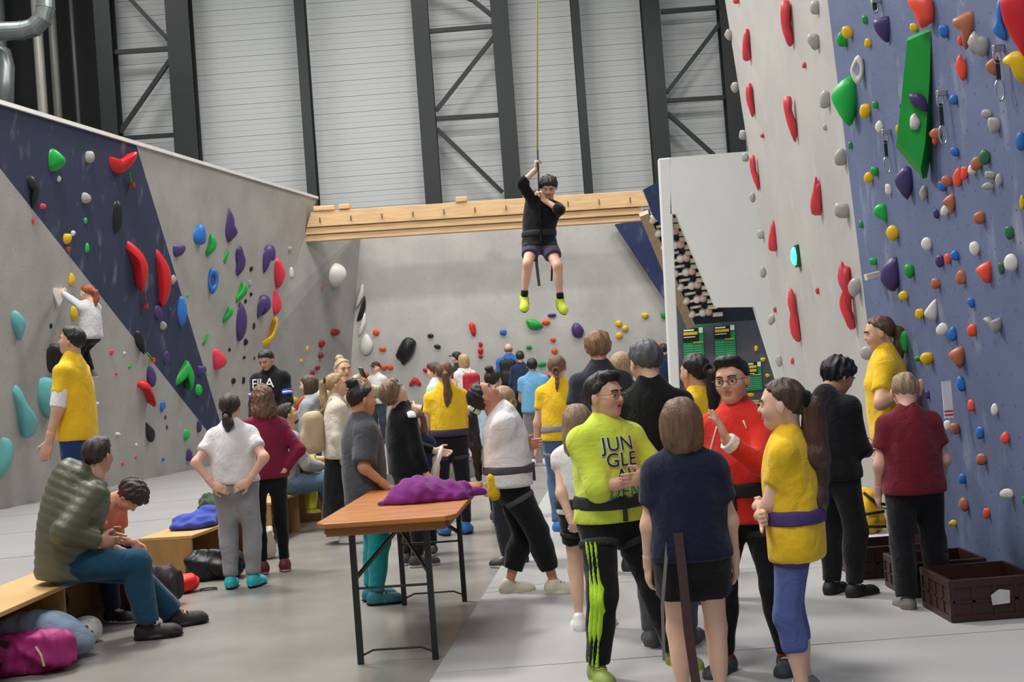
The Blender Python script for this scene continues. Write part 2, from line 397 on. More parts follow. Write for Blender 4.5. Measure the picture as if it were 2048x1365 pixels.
lattice('dark steel lattice column with diagonal braces above the navy bouldering wall', ((185, 217, 0), (205, 235, 240)), ((330, 376, 0), (346, 390, 240)),
        [(215, 106, 338, 98), (230, 278, 352, 270), (240, 265, 342, 118), (262, 0, 335, 78), (235, -30, 262, 0)])
lattice('dark steel lattice column with diagonal braces behind the white partition', ((1287, 1322, 0), (1308, 1338, 350)), ((1440, 1472, 0), (1460, 1494, 350)),
        [(1322, 24, 1450, 14), (1330, 202, 1466, 194), (1333, 186, 1447, 38), (1334, 226, 1425, 308), (1425, 308, 1462, 342)])
for (p, q, lab) in (((590, 609, 0), (612, 632, 390), 'slim dark steel column rising behind the left end of the timber beam'), ((1146, 1162, 0), (1167, 1181, 390), 'slim dark steel column right of the hanging boy')):
    r_ = empty('steel_column', (atY(p[0], 200, CY)[0], CY, 0), lab, 'column'); column(p, q, 'shaft', r_)
# dark corner with pipes and ducts
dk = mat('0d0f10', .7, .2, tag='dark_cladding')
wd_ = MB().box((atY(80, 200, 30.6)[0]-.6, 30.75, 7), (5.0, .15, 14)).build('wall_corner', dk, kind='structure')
for (x, wpx, hexc, lab) in ((88, 20, 'a5a39a', 'pale vertical pipe in the dark corner left of the lattice column'), (118, 17, '6a6a66', 'grey vertical pipe beside the pale pipe in the dark corner'), (158, 9, '4b4c4c', 'thin dark grey vertical pipe next to the lattice column'), (12, 24, '5c625f', 'grey-green vertical duct at the far left edge')):
    p = atY(x, 250, 29.9); MB().tube([(0, 0, 4), (0, 0, 9), (0, 0, 14)], wpx/2/83.5, 12).build('wall_pipe', mat(hexc, .45, .1, metal=.3, tag='pipe'), origin=None, smooth=True, label=lab, cat='pipe').location = (p[0], p[1], 0)
galv = mat('8e9694', .35, .16, 5, metal=.75, tag='galvanised')
dp = [atY(x, y, 26.0) for x, y in ((-120, 66), (0, 63), (45, 61), (68, 55), (85, 38), (91, 15), (90, -20), (86, -150))]; o = dp[1]
du = empty('air_duct', tuple(o), 'galvanised air duct with segmented elbow at top left', 'duct')
MB().tube([p-o for p in dp], .195, 18).build('duct_pipe', galv, du)
for i in (2, 3, 4, 5): MB().tube([dp[i]-o-nrm(dp[i+1]-dp[i-1])*.015, dp[i]-o+nrm(dp[i+1]-dp[i-1])*.015], .205, 18).build('seam_ring', galv, du)
dp = [atY(x, y, 26.5) for x, y in ((-60, 92), (-20, 95), (5, 110), (10, 135), (9, 165), (8, 215))]; o = dp[2]
MB().tube([p-o for p in dp], .2, 16).build('air_duct', galv, origin=None, smooth=True, label='lower grey duct bend disappearing behind the navy wall at far left', cat='duct').location = tuple(o)

# right lead wall: grey part and blue part
bnd = [RW(1655, 0), RW(1790, 1090)]; k_ = (bnd[0][1]-bnd[1][1])/(bnd[0][2]-bnd[1][2])
def ypl(z): return bnd[1][1]+k_*(z-bnd[1][2])
def rpt(Y, z): return np.array((2.72-.045*z, Y, z))
ye0, ye1 = RW(1575, 800), RW(1450, 0); ke = (ye1[1]-ye0[1])/(ye1[2]-ye0[2])
def yfar(z): return ye0[1]+ke*(z-ye0[2])
wr_ = empty('wall_right', (0, 0, 0), kind='structure'); uvR = (RP, (0, 1, 0), RUP)
gR = wallmat('aaa7a3', 'wall_white_paint', False, .2, dirt=.10); bR = wallmat('576384', 'wall_blue_paint', True, .30, .17)
MB().slab([rpt(ypl(0), 0), rpt(yfar(0), 0), rpt(yfar(10), 10), rpt(ypl(10), 10)], RN, .15).build('wall_panel', gR, wr_, uv=uvR)
MB().slab([rpt(2.5, 0), rpt(ypl(0), 0), rpt(ypl(10), 10), rpt(2.5, 10)], RN, .15).build('wall_panel', bR, wr_, uv=uvR)
# white partition with the cut-out
WY = 19.0
wp = empty('wall_partition', (0, WY, 0), kind='structure'); o = np.array((0, WY, 0))
pm = mat('e0dfdc', .55, .03, 2, tag='partition_paint')
MB().slab([atY(x, y, WY)-o for x, y in ((1317, 317), (1341, 315), (1366, 918), (1347, 920))], BN, .14).build('post', pm, wp, bevel=.02)
MB().slab([atY(x, y, WY)-o for x, y in ((1341, 315), (1660, 290), (1690, 1000), (1628, 1000), (1508, 614), (1432, 615), (1352, 428), (1341, 428))], BN, .14).build('panel', pm, wp)
# training board behind it
A, B = atY(1287, 425, 20.9), atY(1381, 650, 22.4); X1 = np.array((1.0, 0, 0)); bn_ = nrm(np.cross(B-A, X1)); bn_ = bn_ if bn_[1] < 0 else -bn_
tb = empty('training_board', tuple(B), 'overhanging navy training board with wooden grips behind the white partition', 'training board'); o = B
MB().slab([A-o, B-o, B+X1*3-o, A+X1*3-o], bn_, .1).build('board', wallmat('2a3147', 'board_paint', True, .15), tb, uv=(A, X1, nrm(A-B)))
MB().beam(A-o+bn_*.03, B-o+bn_*.03, .16, .12, bn_).build('edge_board', woodmat('b09a7c', 'ply_edge', (8, 8, 1)), tb)
MB().beam(B+X1*2.3+np.array((0, .25, 0))-o, np.array((B[0]+2.3, B[1]+.25, 0))-o, .12, .12, (0, 1, 0)).build('support_post', st, tb)
MB().beam(B+X1*2.3+np.array((0, .25, 0))-o, (A+B)/2+X1*2.3-bn_*.06-o, .12, .12, X1).build('support_post', st, tb)
gw = mat('cfc0ac', .6, .12, 8, tag='grip_wood'); gs = mat('d9d0c8', .55, .12, 8, tag='grip_ball'); gp = mat('c9a9a0', .55, .12, 8, tag='grip_pink')
def tbp(x, y): return onplane(x, y, A, bn_)-o
ball = None
for r in range(8):
    dx, dy = -11.2*r, -27.0*r
    for (x, y, kd) in ((1382, 625, 0), (1394, 626, 1), (1404, 622, 0), (1416, 620, 2), (1434, 626, 3), (1390, 611, 1), (1424, 611, 3)):
        p = tbp(x+dx, y+dy)
        if kd in (0, 2): soft('grip_ball', [ell(p+bn_*.05, (.075, .075, .09))], gs if kd == 0 else gp, .028, tb)
        elif kd == 1: MB().beam(p+bn_*.07-X1*.1, p+bn_*.07+X1*.1+(0, 0, .02), .05, .05).build('grip_bar', gw, tb, bevel=.01)
        else: MB().box(p+bn_*.05, (.18, .1, .08)).build('grip_block', gw, tb, bevel=.015)
MB().slab([atY(x, y, 20.4) for x, y in ((1287, 379), (1322, 361), (1340, 470), (1306, 430))], BN, .08).build('trim_1', bt, kind='structure', uv=uvB)
# dark board with posters
DY = 22.9
wd2 = MB().slab([atY(x, y, DY) for x, y in ((1350, 600), (1700, 590), (1720, 985), (1372, 985))], BN, .1).build('wall_inner', wallmat('4e5058', 'dark_board_paint', True, .2), kind='structure', uv=uvB)
pg = mat('1f8a54', .5, .06, tag='poster_green'); pk = mat('15171a', .5, .05, tag='poster_black'); py_ = mat('e0b528', .5, tag='poster_yellow'); pw = mat('e4e8e4', .5, tag='poster_white'); pl = mat('57b184', .5, tag='poster_pale')
for (x0, y0, wd, ht, lab, rows) in ((1365, 657, 41, 66, 'green poster with black heading beside the partition post', 1), (1428, 652, 41, 62, 'green poster with black and yellow heading, middle one on the dark board', 1), (1487, 725, 35, 58, 'lower green poster with two yellow heading lines near the white wall', 2)):
    q = lambda u, v, dz=0: atY(x0+u*wd+v*3, y0+v*ht-u*wd*.075, DY-.03-dz)
    O = q(0, 1); po = empty('poster', tuple(O), lab, 'poster')
    def rect(name, u0, v0, u1, v1, m, dz): MB().slab([q(u0, v0, dz)-O, q(u1, v0, dz)-O, q(u1, v1, dz)-O, q(u0, v1, dz)-O], BN, .006).build(name, m, po)
    rect('sheet', 0, 0, 1, 1, pg, 0); rect('heading_band', 0, .02, .78, .44, pk, .008)
    rect('heading_line', .04, .05, .55, .10, pw, .016)
    for k in range(rows): rect('heading_line', .03, .13+.13*k, .72, .22+.13*k, py_, .016)
    rect('heading_line', .04, .14+.13*rows, .6, .165+.13*rows, pw, .016); rect('heading_line', .5, .44, .95, .47, py_, .016)
    rect('badge', .78, .02, .98, .18, pw, .008)
    for k in range(6): rect('text_line', .05, .55+.07*k, .45, .575+.07*k, pl, .008); rect('text_line', .55, .55+.07*k, .92, .575+.07*k, pl, .008)
MB().box(atY(1500, 806, DY-.15)*np.array((1, 1, 1)), (.7, .3, .07)).build('shelf_board', woodmat('c9a878', 'shelf_wood'), label='pale wooden shelf edge below the lower green poster', cat='shelf')
# ================================================================ people
def ik(a, t, l1, l2, pole):
    a = np.asarray(a, float); t = np.asarray(t, float); d = t-a; L = np.linalg.norm(d); L2 = min(max(L, abs(l1-l2)+.01), (l1+l2)*.995)
    u = d/(L+1e-9); t = a+u*L2; x = (l1*l1-l2*l2+L2*L2)/(2*L2); hgt = math.sqrt(max(l1*l1-x*x, 0))
    p = np.asarray(pole, float); p = p-u*np.dot(p, u); p = nrm(p)
    return a+u*x+p*hgt, t
D2R = math.pi/180
class Sk: pass
def skeleton(h, ps):
    s = Sk(); hh = .165+.035*h; hh *= ps.get('hs', 1); b = (h-hh)/.867; s.h, s.hh, s.b = h, hh, b
    W = ps.get('w', 1.0); s.W = W; sw = ps.get('sw', 1.0)
    pp = ps.get('pel', (0, 0, .543)); pel = np.array(pp)*b; s.pel = pel
    ln, sd, tw = [v*D2R for v in ps.get('lean', (0, 0, 0))]
    pt = ps.get('ptilt', 0)*D2R; py = ps.get('pyaw', 0)*D2R
    s.Rp = rz(py)@rx(-pt); Rh_ = s.Rp@rz(tw/2)@ry(sd/2)@rx(-ln/2); Rc = s.Rp@rz(tw)@ry(sd)@rx(-ln); s.Rw = Rh_; s.Rc = Rc
    s.waist = pel+Rh_@np.array((0, 0, .093*b)); s.chest = s.waist+Rc@np.array((0, 0, .089*b)); s.shm = s.chest+Rc@np.array((0, 0, .075*b))
    s.nb = s.shm+Rc@np.array((0, -.008*b, .022*b))
    hy, hp, ht = [v*D2R for v in ps.get('head', (0, 0, 0))]
    s.Rh = rz(hy)@rx(-hp)@ry(ht)
    nv = nrm(Rc[:, 2]*1.3+s.Rh[:, 2]*.7); s.nt = s.nb+nv*.066*b
    s.hc = s.nt+s.Rh@np.array((0, .10*hh, .32*hh)); s.top = s.hc+s.Rh@np.array((0, -.05*hh, .5*hh))
    shw = .089*b*W*sw; s.sh = {}; s.el = {}; s.wr = {}; s.hip = {}; s.kn = {}; s.an = {}; s.fR = {}; s.hd = {}; s.hn = {}
    for sg, n in ((1, 'r'), (-1, 'l')):
        sh = s.shm+Rc@np.array((sg*shw, 0, -.008*b))+np.array(ps.get(n+'sho', (0, 0, 0)))*b; s.sh[n] = sh
        t = ps.get(n+'h'); 
        t = sh+Rc@np.array((sg*.05*b, .035*b, -.302*b)) if t is None else np.array(t)*b
        pole = ps.get(n+'e', (sg*.6, -1, -.25)); s.el[n], s.wr[n] = ik(sh, t, .170*b, .143*b, pole)
        fd = nrm(s.wr[n]-s.el[n]); hd = ps.get(n+'hd'); s.hd[n] = fd if hd is None else nrm(hd)
        hn = ps.get(n+'hn', (-sg, .25, 0)); hn = np.array(hn, float); hn = hn-s.hd[n]*np.dot(hn, s.hd[n]); s.hn[n] = nrm(hn)
        hp_ = pel+s.Rp@np.array((sg*.052*b, 0, -.018*b)); s.hip[n] = hp_
        f = ps.get(n+'f', (sg*.06, 0, 0)); an = np.array(f[:3])*b+np.array((0, 0, .047*b)); fy = (ps.get(n+'fy', -sg*10))*D2R; fp = ps.get(n+'fp', 0)*D2R
        fwd = np.array((-math.sin(fy), math.cos(fy), 0)); pole = ps.get(n+'k', tuple(fwd))
        s.kn[n], s.an[n] = ik(hp_, an, .245*b, .238*b, pole); s.fR[n] = rz(fy)@rx(-fp)
    return s
def torso(s, e=0.0, fem=0, hipx=1.0, parts=('hip', 'waist', 'chest', 'sho'), bel=0):
    b, W = s.b, s.W; P = []
    if 'hip' in parts: P.append(ell(s.pel+s.Rp@np.array((0, -.006*b, 0)), ((.098*W+.006*fem)*b*hipx+e, .070*b*W+e, .088*b+e), s.Rp, k=.05))
    if 'waist' in parts: P.append(ell(s.waist+s.Rw@np.array((0, bel*.02*b, 0)), ((.083*W-.006*fem)*b+e, (.060+.02*bel)*b*W+e, .11*b+e), s.Rw, k=.06))
    if 'chest' in parts:
        P.append(ell(s.chest, (.093*b*W+e, .066*b*W+e, .098*b+e), s.Rc, k=.05))
        if fem > .6:
            for sg in (1, -1): P.append(ell(s.chest+s.Rc@np.array((sg*.043*b, .05*b, 0)), (.036*b+e*.6, .034*b+e*.6, .036*b+e*.6), s.Rc, k=.03))
    if 'sho' in parts:
        P.append(cone(s.sh['l'], s.sh['r'], .033*b*W+e*.8, .033*b*W+e*.8, k=.05))
        for n in 'lr': P.append(cone(s.nb+s.Rc@np.array((0, 0, -.026*b)), s.sh[n]*.8+s.shm*.2, .026*b+e*.6, .030*b+e*.6, k=.04))
    return P
def arm(s, n, e=0.0, upto=2.0, flat=True, flare=0.0):
    b, W = s.b, s.W; A, E, R = s.sh[n], s.el[n], s.wr[n]; P = []; r = [.031*b*W, .026*b*W, .0255*b*W, .0175*b]
    if upto <= 1:
        d = nrm(E-A); pt = A+(E-A)*upto
        P.append(cone(A, E, r[0]+e, r[1]+e+flare, clips=((pt, d),), k=.03))
    else:
        P.append(cone(A, E, r[0]+e, r[1]+e, k=.03)); d = nrm(R-E); pt = E+(R-E)*(upto-1)
        P.append(cone(E, R, r[2]+e, r[3]+e+flare, clips=((pt, d),) if flat else (), k=.03))
    return P
def leg(s, n, e=0.0, upto=2.0, flare=0.0, flat=True, thick=1.0):
    b, W = s.b, s.W*thick; H, K, A = s.hip[n], s.kn[n], s.an[n]; P = []
    if upto <= 1:
        d = nrm(K-H); pt = H+(K-H)*upto; P.append(cone(H, K, .054*b*W+e, .037*b*W+e+flare, clips=((pt, d),), k=.04))
    else:
        d = nrm(A-K); pt = K+d*np.linalg.norm(A-K)*(upto-1)
        P.append(cone(H, K, .054*b*W+e, .036*b*W+e, k=.04))
        cl = ((pt, d),) if flat else ()
        P.append(cone(K, A, .035*b*W+e, .021*b+e+flare, clips=cl, k=.03))
        back = -nrm(np.cross(np.cross(d, s.fR[n][:, 1]), d)); 
        P.append(ell(K+(A-K)*.3+back*.010*b, (.030*b*W+e, .033*b*W+e, .085*b), np.stack([nrm(np.cross(d, back)), back, -d], 1), clips=cl, k=.03))
    return P
def hand(s, n, curl):
    L = .112*s.b; W, d, nn = s.wr[n], s.hd[n], s.hn[n]; t = np.cross(d, nn)*(1 if n == 'r' else -1); R = np.stack([t, d, nn], 1)
    P = [cone(s.el[n]*.25+W*.75, W, .020*s.b, .0175*s.b, k=.01), ell(W+d*.26*L, (.225*L, .31*L, .10*L), R, k=.012)]
    for i, (o, ln) in enumerate(((.15, .42), (.052, .47), (-.05, .43), (-.145, .34))):
        b0 = W+d*.47*L+t*o*L; c = (curl+4*i)*D2R; s1 = d*math.cos(c)+nn*math.sin(c); c2 = c*2.1; s2 = d*math.cos(c2)+nn*math.sin(c2)
        b1 = b0+s1*ln*.52*L; P += [cone(b0-d*.08*L, b1, .056*L, .049*L, k=.005), cone(b1, b1+s2*ln*.48*L, .049*L, .04*L, k=.004)]
    b0 = W+d*.14*L+t*.14*L; b1 = b0+nrm(t*.8+d*.75+nn*.35)*.27*L; P += [cone(b0, b1, .075*L, .058*L, k=.012), cone(b1, b1+nrm(t*.25+d*.95+nn*.4)*.22*L, .055*L, .043*L, k=.004)]
    return P
def sphere(c, r, nu=14, nv=9, R=np.eye(3)):
    V = [(0, 0, 1.0)]; 
    for j in range(1, nv):
        a = math.pi*j/nv
        for i in range(nu): V.append((math.sin(a)*math.cos(2*math.pi*i/nu), math.sin(a)*math.sin(2*math.pi*i/nu), math.cos(a)))
    V.append((0, 0, -1.0)); F = []
    for i in range(nu): F.append((0, 1+i, 1+(i+1) % nu, 0))
    for j in range(nv-2):
        for i in range(nu): a = 1+j*nu; F.append((a+i, a+nu+i, a+nu+(i+1) % nu, a+(i+1) % nu))
    a = 1+(nv-2)*nu
    for i in range(nu): F.append((a+i, len(V)-1, a+(i+1) % nu, a+i))
    V = (np.array(V)*np.asarray(r))@R.T+np.asarray(c)
    return V, F
def face_parts(openm=0):
    """eyes, brows, lips, in head units; returns list of (V, F, slot)"""
    out = []
    for sg in (1, -1):
        out.append((*sphere((sg*.145, .318, .012), (.066, .058, .032)), 1))
        out.append((*sphere((sg*.145, .357, .013), (.029, .022, .029)), 2))
        V = []; F = []
        for i in range(6):
            t = i/5; x = sg*(.06+.17*t); y = .395-.42*(x*x)-.02*t; z = .105+.035*math.sin(t*2.6)-.015*t; hgt = .013*(1-.5*t)
            V += [(x, y+.022, z-hgt), (x, y+.024, z+hgt), (x, y-.03, z+hgt), (x, y-.03, z-hgt)]
        for i in range(5):
            for k in range(4): F.append((4*i+k, 4*i+(k+1) % 4, 4*i+4+(k+1) % 4, 4*i+4+k))
        out.append((np.array(V), F, 3))
        out.append((*sphere((sg*.145, .338, .040), (.074, .044, .014)), 0))
    out.append((*sphere((0, .362, -.205), (.098, .035, .020)), 4)); out.append((*sphere((0, .358, -.250-.008*openm), (.085, .036, .024)), 4))
    if openm: out.append((*sphere((0, .368, -.230), (.055, .028, .009)), 2))
    return out
def head_prims():
    P = [ell((0, -.06, .12), (.335, .42, .38), k=.1), ell((0, .085, -.12), (.275, .295, .35), k=.12), ell((0, .17, -.37), (.15, .17, .12), k=.12),
         cone((0, .345, .06), (0, .425, -.085), .028, .048, k=.05), ell((.032, .385, -.10), (.035, .04, .03), k=.03), ell((-.032, .385, -.10), (.035, .04, .03), k=.03),
         cone((-.15, .30, .12), (.15, .30, .12), .05, .05, k=.08), ell((.17, .22, -.10), (.10, .11, .11), k=.12), ell((-.17, .22, -.10), (.10, .11, .11), k=.12),
         cone((0, -.12, -.25), (0, -.14, -.62), .215, .21, k=.12)]
    for sg in (1, -1): P.append(ell((sg*.352, -.03, -.03), (.036, .085, .135), rz(sg*.35), k=.03))
    S = [ell((sg*.145, .40, .025), (.075, .075, .05), k=.06) for sg in (1, -1)]
    return P, S
def hair_prims(st, g, ln=1.0, tw=1.0):
    """st style; g gravity dir in head units; returns prims, extra dict"""
    def capp(th, front=.30, nape=-.30, fy=.40, **k):
        d = nrm(np.array((0, -.42, nape))-np.array((0, fy, front))); n = np.array((0, -d[2], d[1])); n = n if n[2] > 0 else -n
        return [ell((0, -.065, .125), (.335+th, .42+th, .375+th), clips=(((0, fy, front), -n),), k=.06)]
    P = []
    if st == 'buzz': P = capp(.022, .40, -.30, .34)
    elif st == 'short': P = capp(.05, .40, -.36, .34)+[ell((0, .03, .40), (.27, .30, .13), k=.1)]
    elif st == 'quiff': P = capp(.045, .41, -.36, .34)+[ell((0, .12, .45), (.26, .26, .12), k=.1), ell((.10, .22, .44), (.16, .12, .10), k=.08)]
    elif st == 'mop': P = capp(.085, .31, -.42, .38)+[ell((0, .03, .36), (.34, .36, .18), k=.1)]
    elif st in ('bob', 'long', 'curly'):
        bt_ = -.56 if st != 'curly' else -.80
        P = capp(.07, .36, -.4, .36)+[ell((0, -.10, -.12), (.43, .45, .62 if st != 'curly' else .78), clips=(((0, .13, 0), (0, 1, 0)), ((0, 0, bt_), (0, 0, -1))), k=.08)]
        if st == 'curly': P.append(ell((0, -.2, -.35), (.5, .42, .45), clips=(((0, .1, 0), (0, 1, 0)),), k=.1))
        if st == 'long':
            a = np.array((0, -.28, -.3)); 
            for sx in (-.2, 0, .2): P.append(cone(a+(sx, 0, 0), a+(sx*1.2, -.02, 0)+g*1.15*ln, .22, .12, k=.1))
    elif st in ('pony', 'braid', 'bun', 'lowpony', 'scrunch'):
        P = capp(.042, .42, -.34, .30)
        z0 = {'pony': .22, 'braid': -.12, 'bun': .42, 'lowpony': -.22, 'scrunch': .05}[st]; a = np.array((0, -.47 if z0 < .3 else -.33, z0))
        if st == 'bun': P += [ell(a+(0, -.02, .13), (.20, .19, .17), k=.05)]
        elif st == 'braid':
            p = a.copy()
            for i in range(int(7*ln)): q = p+g*.19+np.array((0, -.03 if i < 2 else .01, 0)); P.append(ell((p+q)/2, (.085, .085, .12), k=.03)); p = q
        else:
            q = a+np.array((0, -.15, 0))+g*.12; P += [cone(a, q, .10, .13, k=.05)]
            w1 = q+g*.55*ln+np.array((.05, .03, 0)); w2 = w1+g*.6*ln+np.array((-.06, .05, 0)); P += [cone(q, w1, .14*tw, .18*tw, k=.06), cone(w1, w2, .18*tw, .09*tw, k=.06)]
            if tw > 1.2: P += [ell(q+(w2-q)*f_+np.array((o_, 0, 0)), (.17*tw, .15*tw, .16*tw), k=.08) for f_, o_ in ((.25, .08), (.45, -.10), (.65, .09), (.82, -.06))]
    elif st == 'ring': P = [ell((0, -.10, .02), (.36, .42, .30), clips=(((0, -.02, 0), (0, 1, 0)), ((0, 0, .12), (0, 0, 1)), ((0, 0, -.28), (0, 0, -1))), k=.05)]
    return P
NPERS = [0]
def person(label, hx, hy, s_, yaw, skin='d9ab90', hair=('short', '3a2a20'), shirt=None, pants=None, shoe='333333', sole='dddddd', base=0.0, h=None, pose=None, fem=0,
           face=0, harness=None, curl=22, extra=None, stand=None, sock=None, hln=1.0, bel=0, glasses=None, openm=0, brow='2a1c14', rootpos=None, lip='b97467'):
    ps = pose or {}; Y = FPX/s_; T = atY(hx, hy, Y); NPERS[0] += 1; seed = NPERS[0]
    near = s_ > 300; mid = s_ > 170
    if h is None: h = T[2]-base-.012
    s = skeleton(h, ps); Rz_ = rz(yaw*D2R); top = Rz_@s.top
    if rootpos is None: loc = np.array((T[0]-top[0], Y-(top[1] if ps.get('free') else 0), base))
    else: loc = np.array(rootpos, float)
    if ps.get('free'): loc[2] = T[2]-.012-s.top[2]
    R = empty('person', tuple(loc), label, 'person', rz=yaw*D2R); s.root = R
    vb = .0135 if near else (.017 if mid else .024); vh = .005 if near else (.008 if mid else .013); vd = .005 if near else (.0068 if mid else .010)
    sk = skinm(skin); b, hh = s.b, s.hh
    # ---- body
    Vs, Fs, Ms = [], [], []; off = 0
    def addm(V, F, m):
        nonlocal off
        V = np.asarray(V); F = np.asarray(F); Vs.append(V); Fs.append(F+off); Ms.append(np.full(len(F), m)); off += len(V)
    P = torso(s, -.004, fem, bel=bel)+[cone(s.nb-s.Rc[:, 2]*.03*b, s.nt+s.Rh[:, 2]*.02*b, .036*b, .031*b, k=.04)]
    for n in 'lr':
        P += arm(s, n, 0, 2, flat=False)+leg(s, n, -.003, 2, flat=False)
        P += [cone(s.an[n], s.an[n]+s.fR[n]@np.array((0, .075*b, -.026*b)), .022*b, .017*b, k=.02)]
    V, Q = surf(P, vb); addm(smoothmesh(V, Q, 1), Q, 0)
    for n in 'lr':
        V, Q = surf(hand(s, n, ps.get(n+'c', curl)), vd); addm(V, Q, 0)
    hp, hs_ = head_prims(); V, Q = surf(hp, vh/hh, subs=hs_); H = lambda V: (np.asarray(V)*hh)@s.Rh.T+s.hc
    addm(H(V), Q, 0)
    if face:
        for V, F, m in face_parts(openm): addm(H(V), F, m)
    mats = [sk, mat('e9e4de', .25, .02, tag='eye_white'), mat('1d1410', .2, .1, tag='iris'), mat(brow, .7, .1, tag='brow'), mat(lip, .45, .05, tag='lip')]
    obj('body', npmesh('body', np.concatenate(Vs), np.concatenate(Fs), mats, np.concatenate(Ms)), R)
    # ---- hair
    if hair and hair[0] != 'bald':
        g = s.Rh.T@np.array((0, 0, -1.0)); hm = hairm(hair[1]); rs = np.random.RandomState(seed); ph = rs.uniform(0, 6, 3)
        am = .016 if hair[0] not in ('curly', 'mop') else .034
        def disp(P_):
            an = np.arctan2(P_[..., 0], -P_[..., 1]-.05); x_, y_, z_ = P_[..., 0], P_[..., 1], P_[..., 2]; q_ = 3.0 if hair[0] == 'curly' else 1.0; return am*(.55*np.sin(an*13+ph[0]+2.5*np.sin(z_*4*q_+ph[1])+1.5*np.sin(x_*7+ph[2]))+.5*np.sin(x_*23+y_*9+ph[1]+2*np.sin(z_*6*q_+x_*5))+.45*np.sin(y_*31+x_*17+ph[2]+np.sin(z_*9)))
        st = hair[0]; hp_ = hair_prims(st, g, hln, hair[4] if len(hair) > 4 else 1.0); V, Q = surf(hp_, max(vh*1.25, .006)/hh, disp=disp)
        ho = obj('hair', npmesh('hair', H(V), Q, hm), R)
        if st in ('pony', 'lowpony', 'scrunch', 'braid', 'bun') and len(hair) > 2:
            z0 = {'pony': .22, 'braid': -.12, 'bun': .42, 'lowpony': -.22, 'scrunch': .05}[st]; c0 = np.array((0, -.52 if st != 'bun' else -.36, z0 if st != 'bun' else .44))
            tt = [c0+np.array((math.cos(a)*.13, 0 if st != 'bun' else math.sin(a)*.13, math.sin(a)*.13 if st != 'bun' else 0)) for a in np.linspace(0, 2*math.pi, 15)]
            m_ = MB().tube(H(tt), .012 if len(hair) < 4 else hair[3], 8, caps=False); m_.build('hair_tie', fabric(hair[2]), ho, smooth=True)
    # ---- clothes
    if pants:
        pc = fabric(pants['c']); e = pants.get('e', .010); up = pants.get('up', 1.93); Pp = torso(s, e*.9, fem, parts=('hip',))+[ell(s.waist-s.Rw[:, 2]*.05*b, (.085*b*s.W+e*.8, .062*b*s.W+e*.8, .08*b), s.Rw, k=.05)]
        if pants.get('skirt'):
            A = s.pel; zb = pants['skirt']*b; Pp += [cone(A, (A[0], A[1], zb), .09*b, .15*b, clips=(((0, 0, zb), (0, 0, -1)),), k=.04)]
        else:
            for n in 'lr': Pp += leg(s, n, e, up, pants.get('fl', .006))
        cl = [(s.pel+s.Rp[:, 2]*.085*b, s.Rp[:, 2])]
        po = soft(pants.get('n', 'trousers'), Pp, pc, vb*.95, R, clips=cl, wr=pants.get('wr', .006), seed=seed)
        for k, (dx, wd) in enumerate(pants.get('stripes', ())):
            Ps = []
            for n in pants.get('sn', 'lr'): Ps += leg(s, n, e+.005, up, pants.get('fl', .006))
            for n in pants.get('sn', 'lr'):
                ax = s.fR[n][:, 0]*(1 if n == 'r' else -1); fw = s.fR[n][:, 1]; c = (s.hip[n]+s.an[n])/2; sp_ = []
                for qi, q in enumerate(leg(s, n, e+.010, up, pants.get('fl', .006))):
                    A_, B_ = (s.hip[n], s.kn[n]) if qi == 0 else (s.kn[n], s.an[n]); dd = nrm(B_-A_); n0 = nrm(fw*.75+ax*.66); tt = np.cross(n0, dd); tt = nrm(tt)
                    q['clips'] = tuple(q['clips'])+((A_+tt*(dx+wd), tt), (A_+tt*(dx-wd), -tt), (A_, -n0), (s.hip[n]-(0, 0, .05*b), (0, 0, 1))); sp_.append(q)
                soft('stripe', sp_, fabric(pants.get('sc', 'c8e63c')), .0055, po, wr=pants.get('wr', .006), seed=seed)
    if shirt:
        sc_ = fabric(shirt['c']) if not shirt.get('gloss') else mat(shirt['c'], .45, .12, 6, .2, 30, tag='nylon')
        e = max(shirt.get('e', .015), (pants or {}).get('e', .01)+.007 if not shirt.get('tuck') else 0); hem = shirt.get('hem', -.045); sl = shirt.get('sl', .55)
        Ps = torso(s, e, fem, parts=('waist', 'chest', 'sho'), bel=bel)+[ell(s.pel+s.Rp@np.array((0, -.006*b, .03*b)), ((.098*s.W+.006*fem)*b*shirt.get('hx', 1.0)+e, .080*b*s.W+e, .33*b), s.Rp, k=.05)]
        for n in 'lr': Ps += arm(s, n, e*.8 if sl < 1.2 else e*.7, sl, flare=shirt.get('fl', .008 if sl < 1.2 else .004))
        Ps.append(cone(s.nb-s.Rc[:, 2]*.03*b, s.nb+s.Rc[:, 2]*shirt.get('col', .0)*b, .042*b+e*.3, .038*b+e*.2, clips=((s.nb+s.Rc[:, 2]*shirt.get('col', .0)*b, s.Rc[:, 2]),), k=.02))
        if shirt.get('hood'): Ps.append(ell(s.nb+s.Rc@np.array((0, -.055*b, .015*b)), (.070*b, .042*b, .045*b), s.Rc, k=.03))
        for n in ('lr' if ps.get('pel', (0, 0, .54))[2] > .45 else ''): Ps.append(cone(s.hip[n], s.hip[n]+(s.kn[n]-s.hip[n])*.5, .054*b*s.W+e, .046*b*s.W+e, k=.05))
        cl = [(s.pel+s.Rp[:, 2]*hem*b, -s.Rp[:, 2])]; wv = wrinkle(shirt.get('wr', .006), 1, seed); q = shirt.get('quilt', 0)
        dsp = wv if not q else (lambda P_: wv(P_)*.4+.013*np.abs(np.sin(math.pi*((P_-s.pel)@s.Rc[:, 2])/q))**.6)
        V, Q = surf(Ps, vb*.95, cl, dsp); V = smoothmesh(V, Q, 2); so = obj(shirt.get('n', 't_shirt'), npmesh('shirt', V, Q, sc_), R); s.shirt_V, s.shirt_Q = V, Q; s.so = so
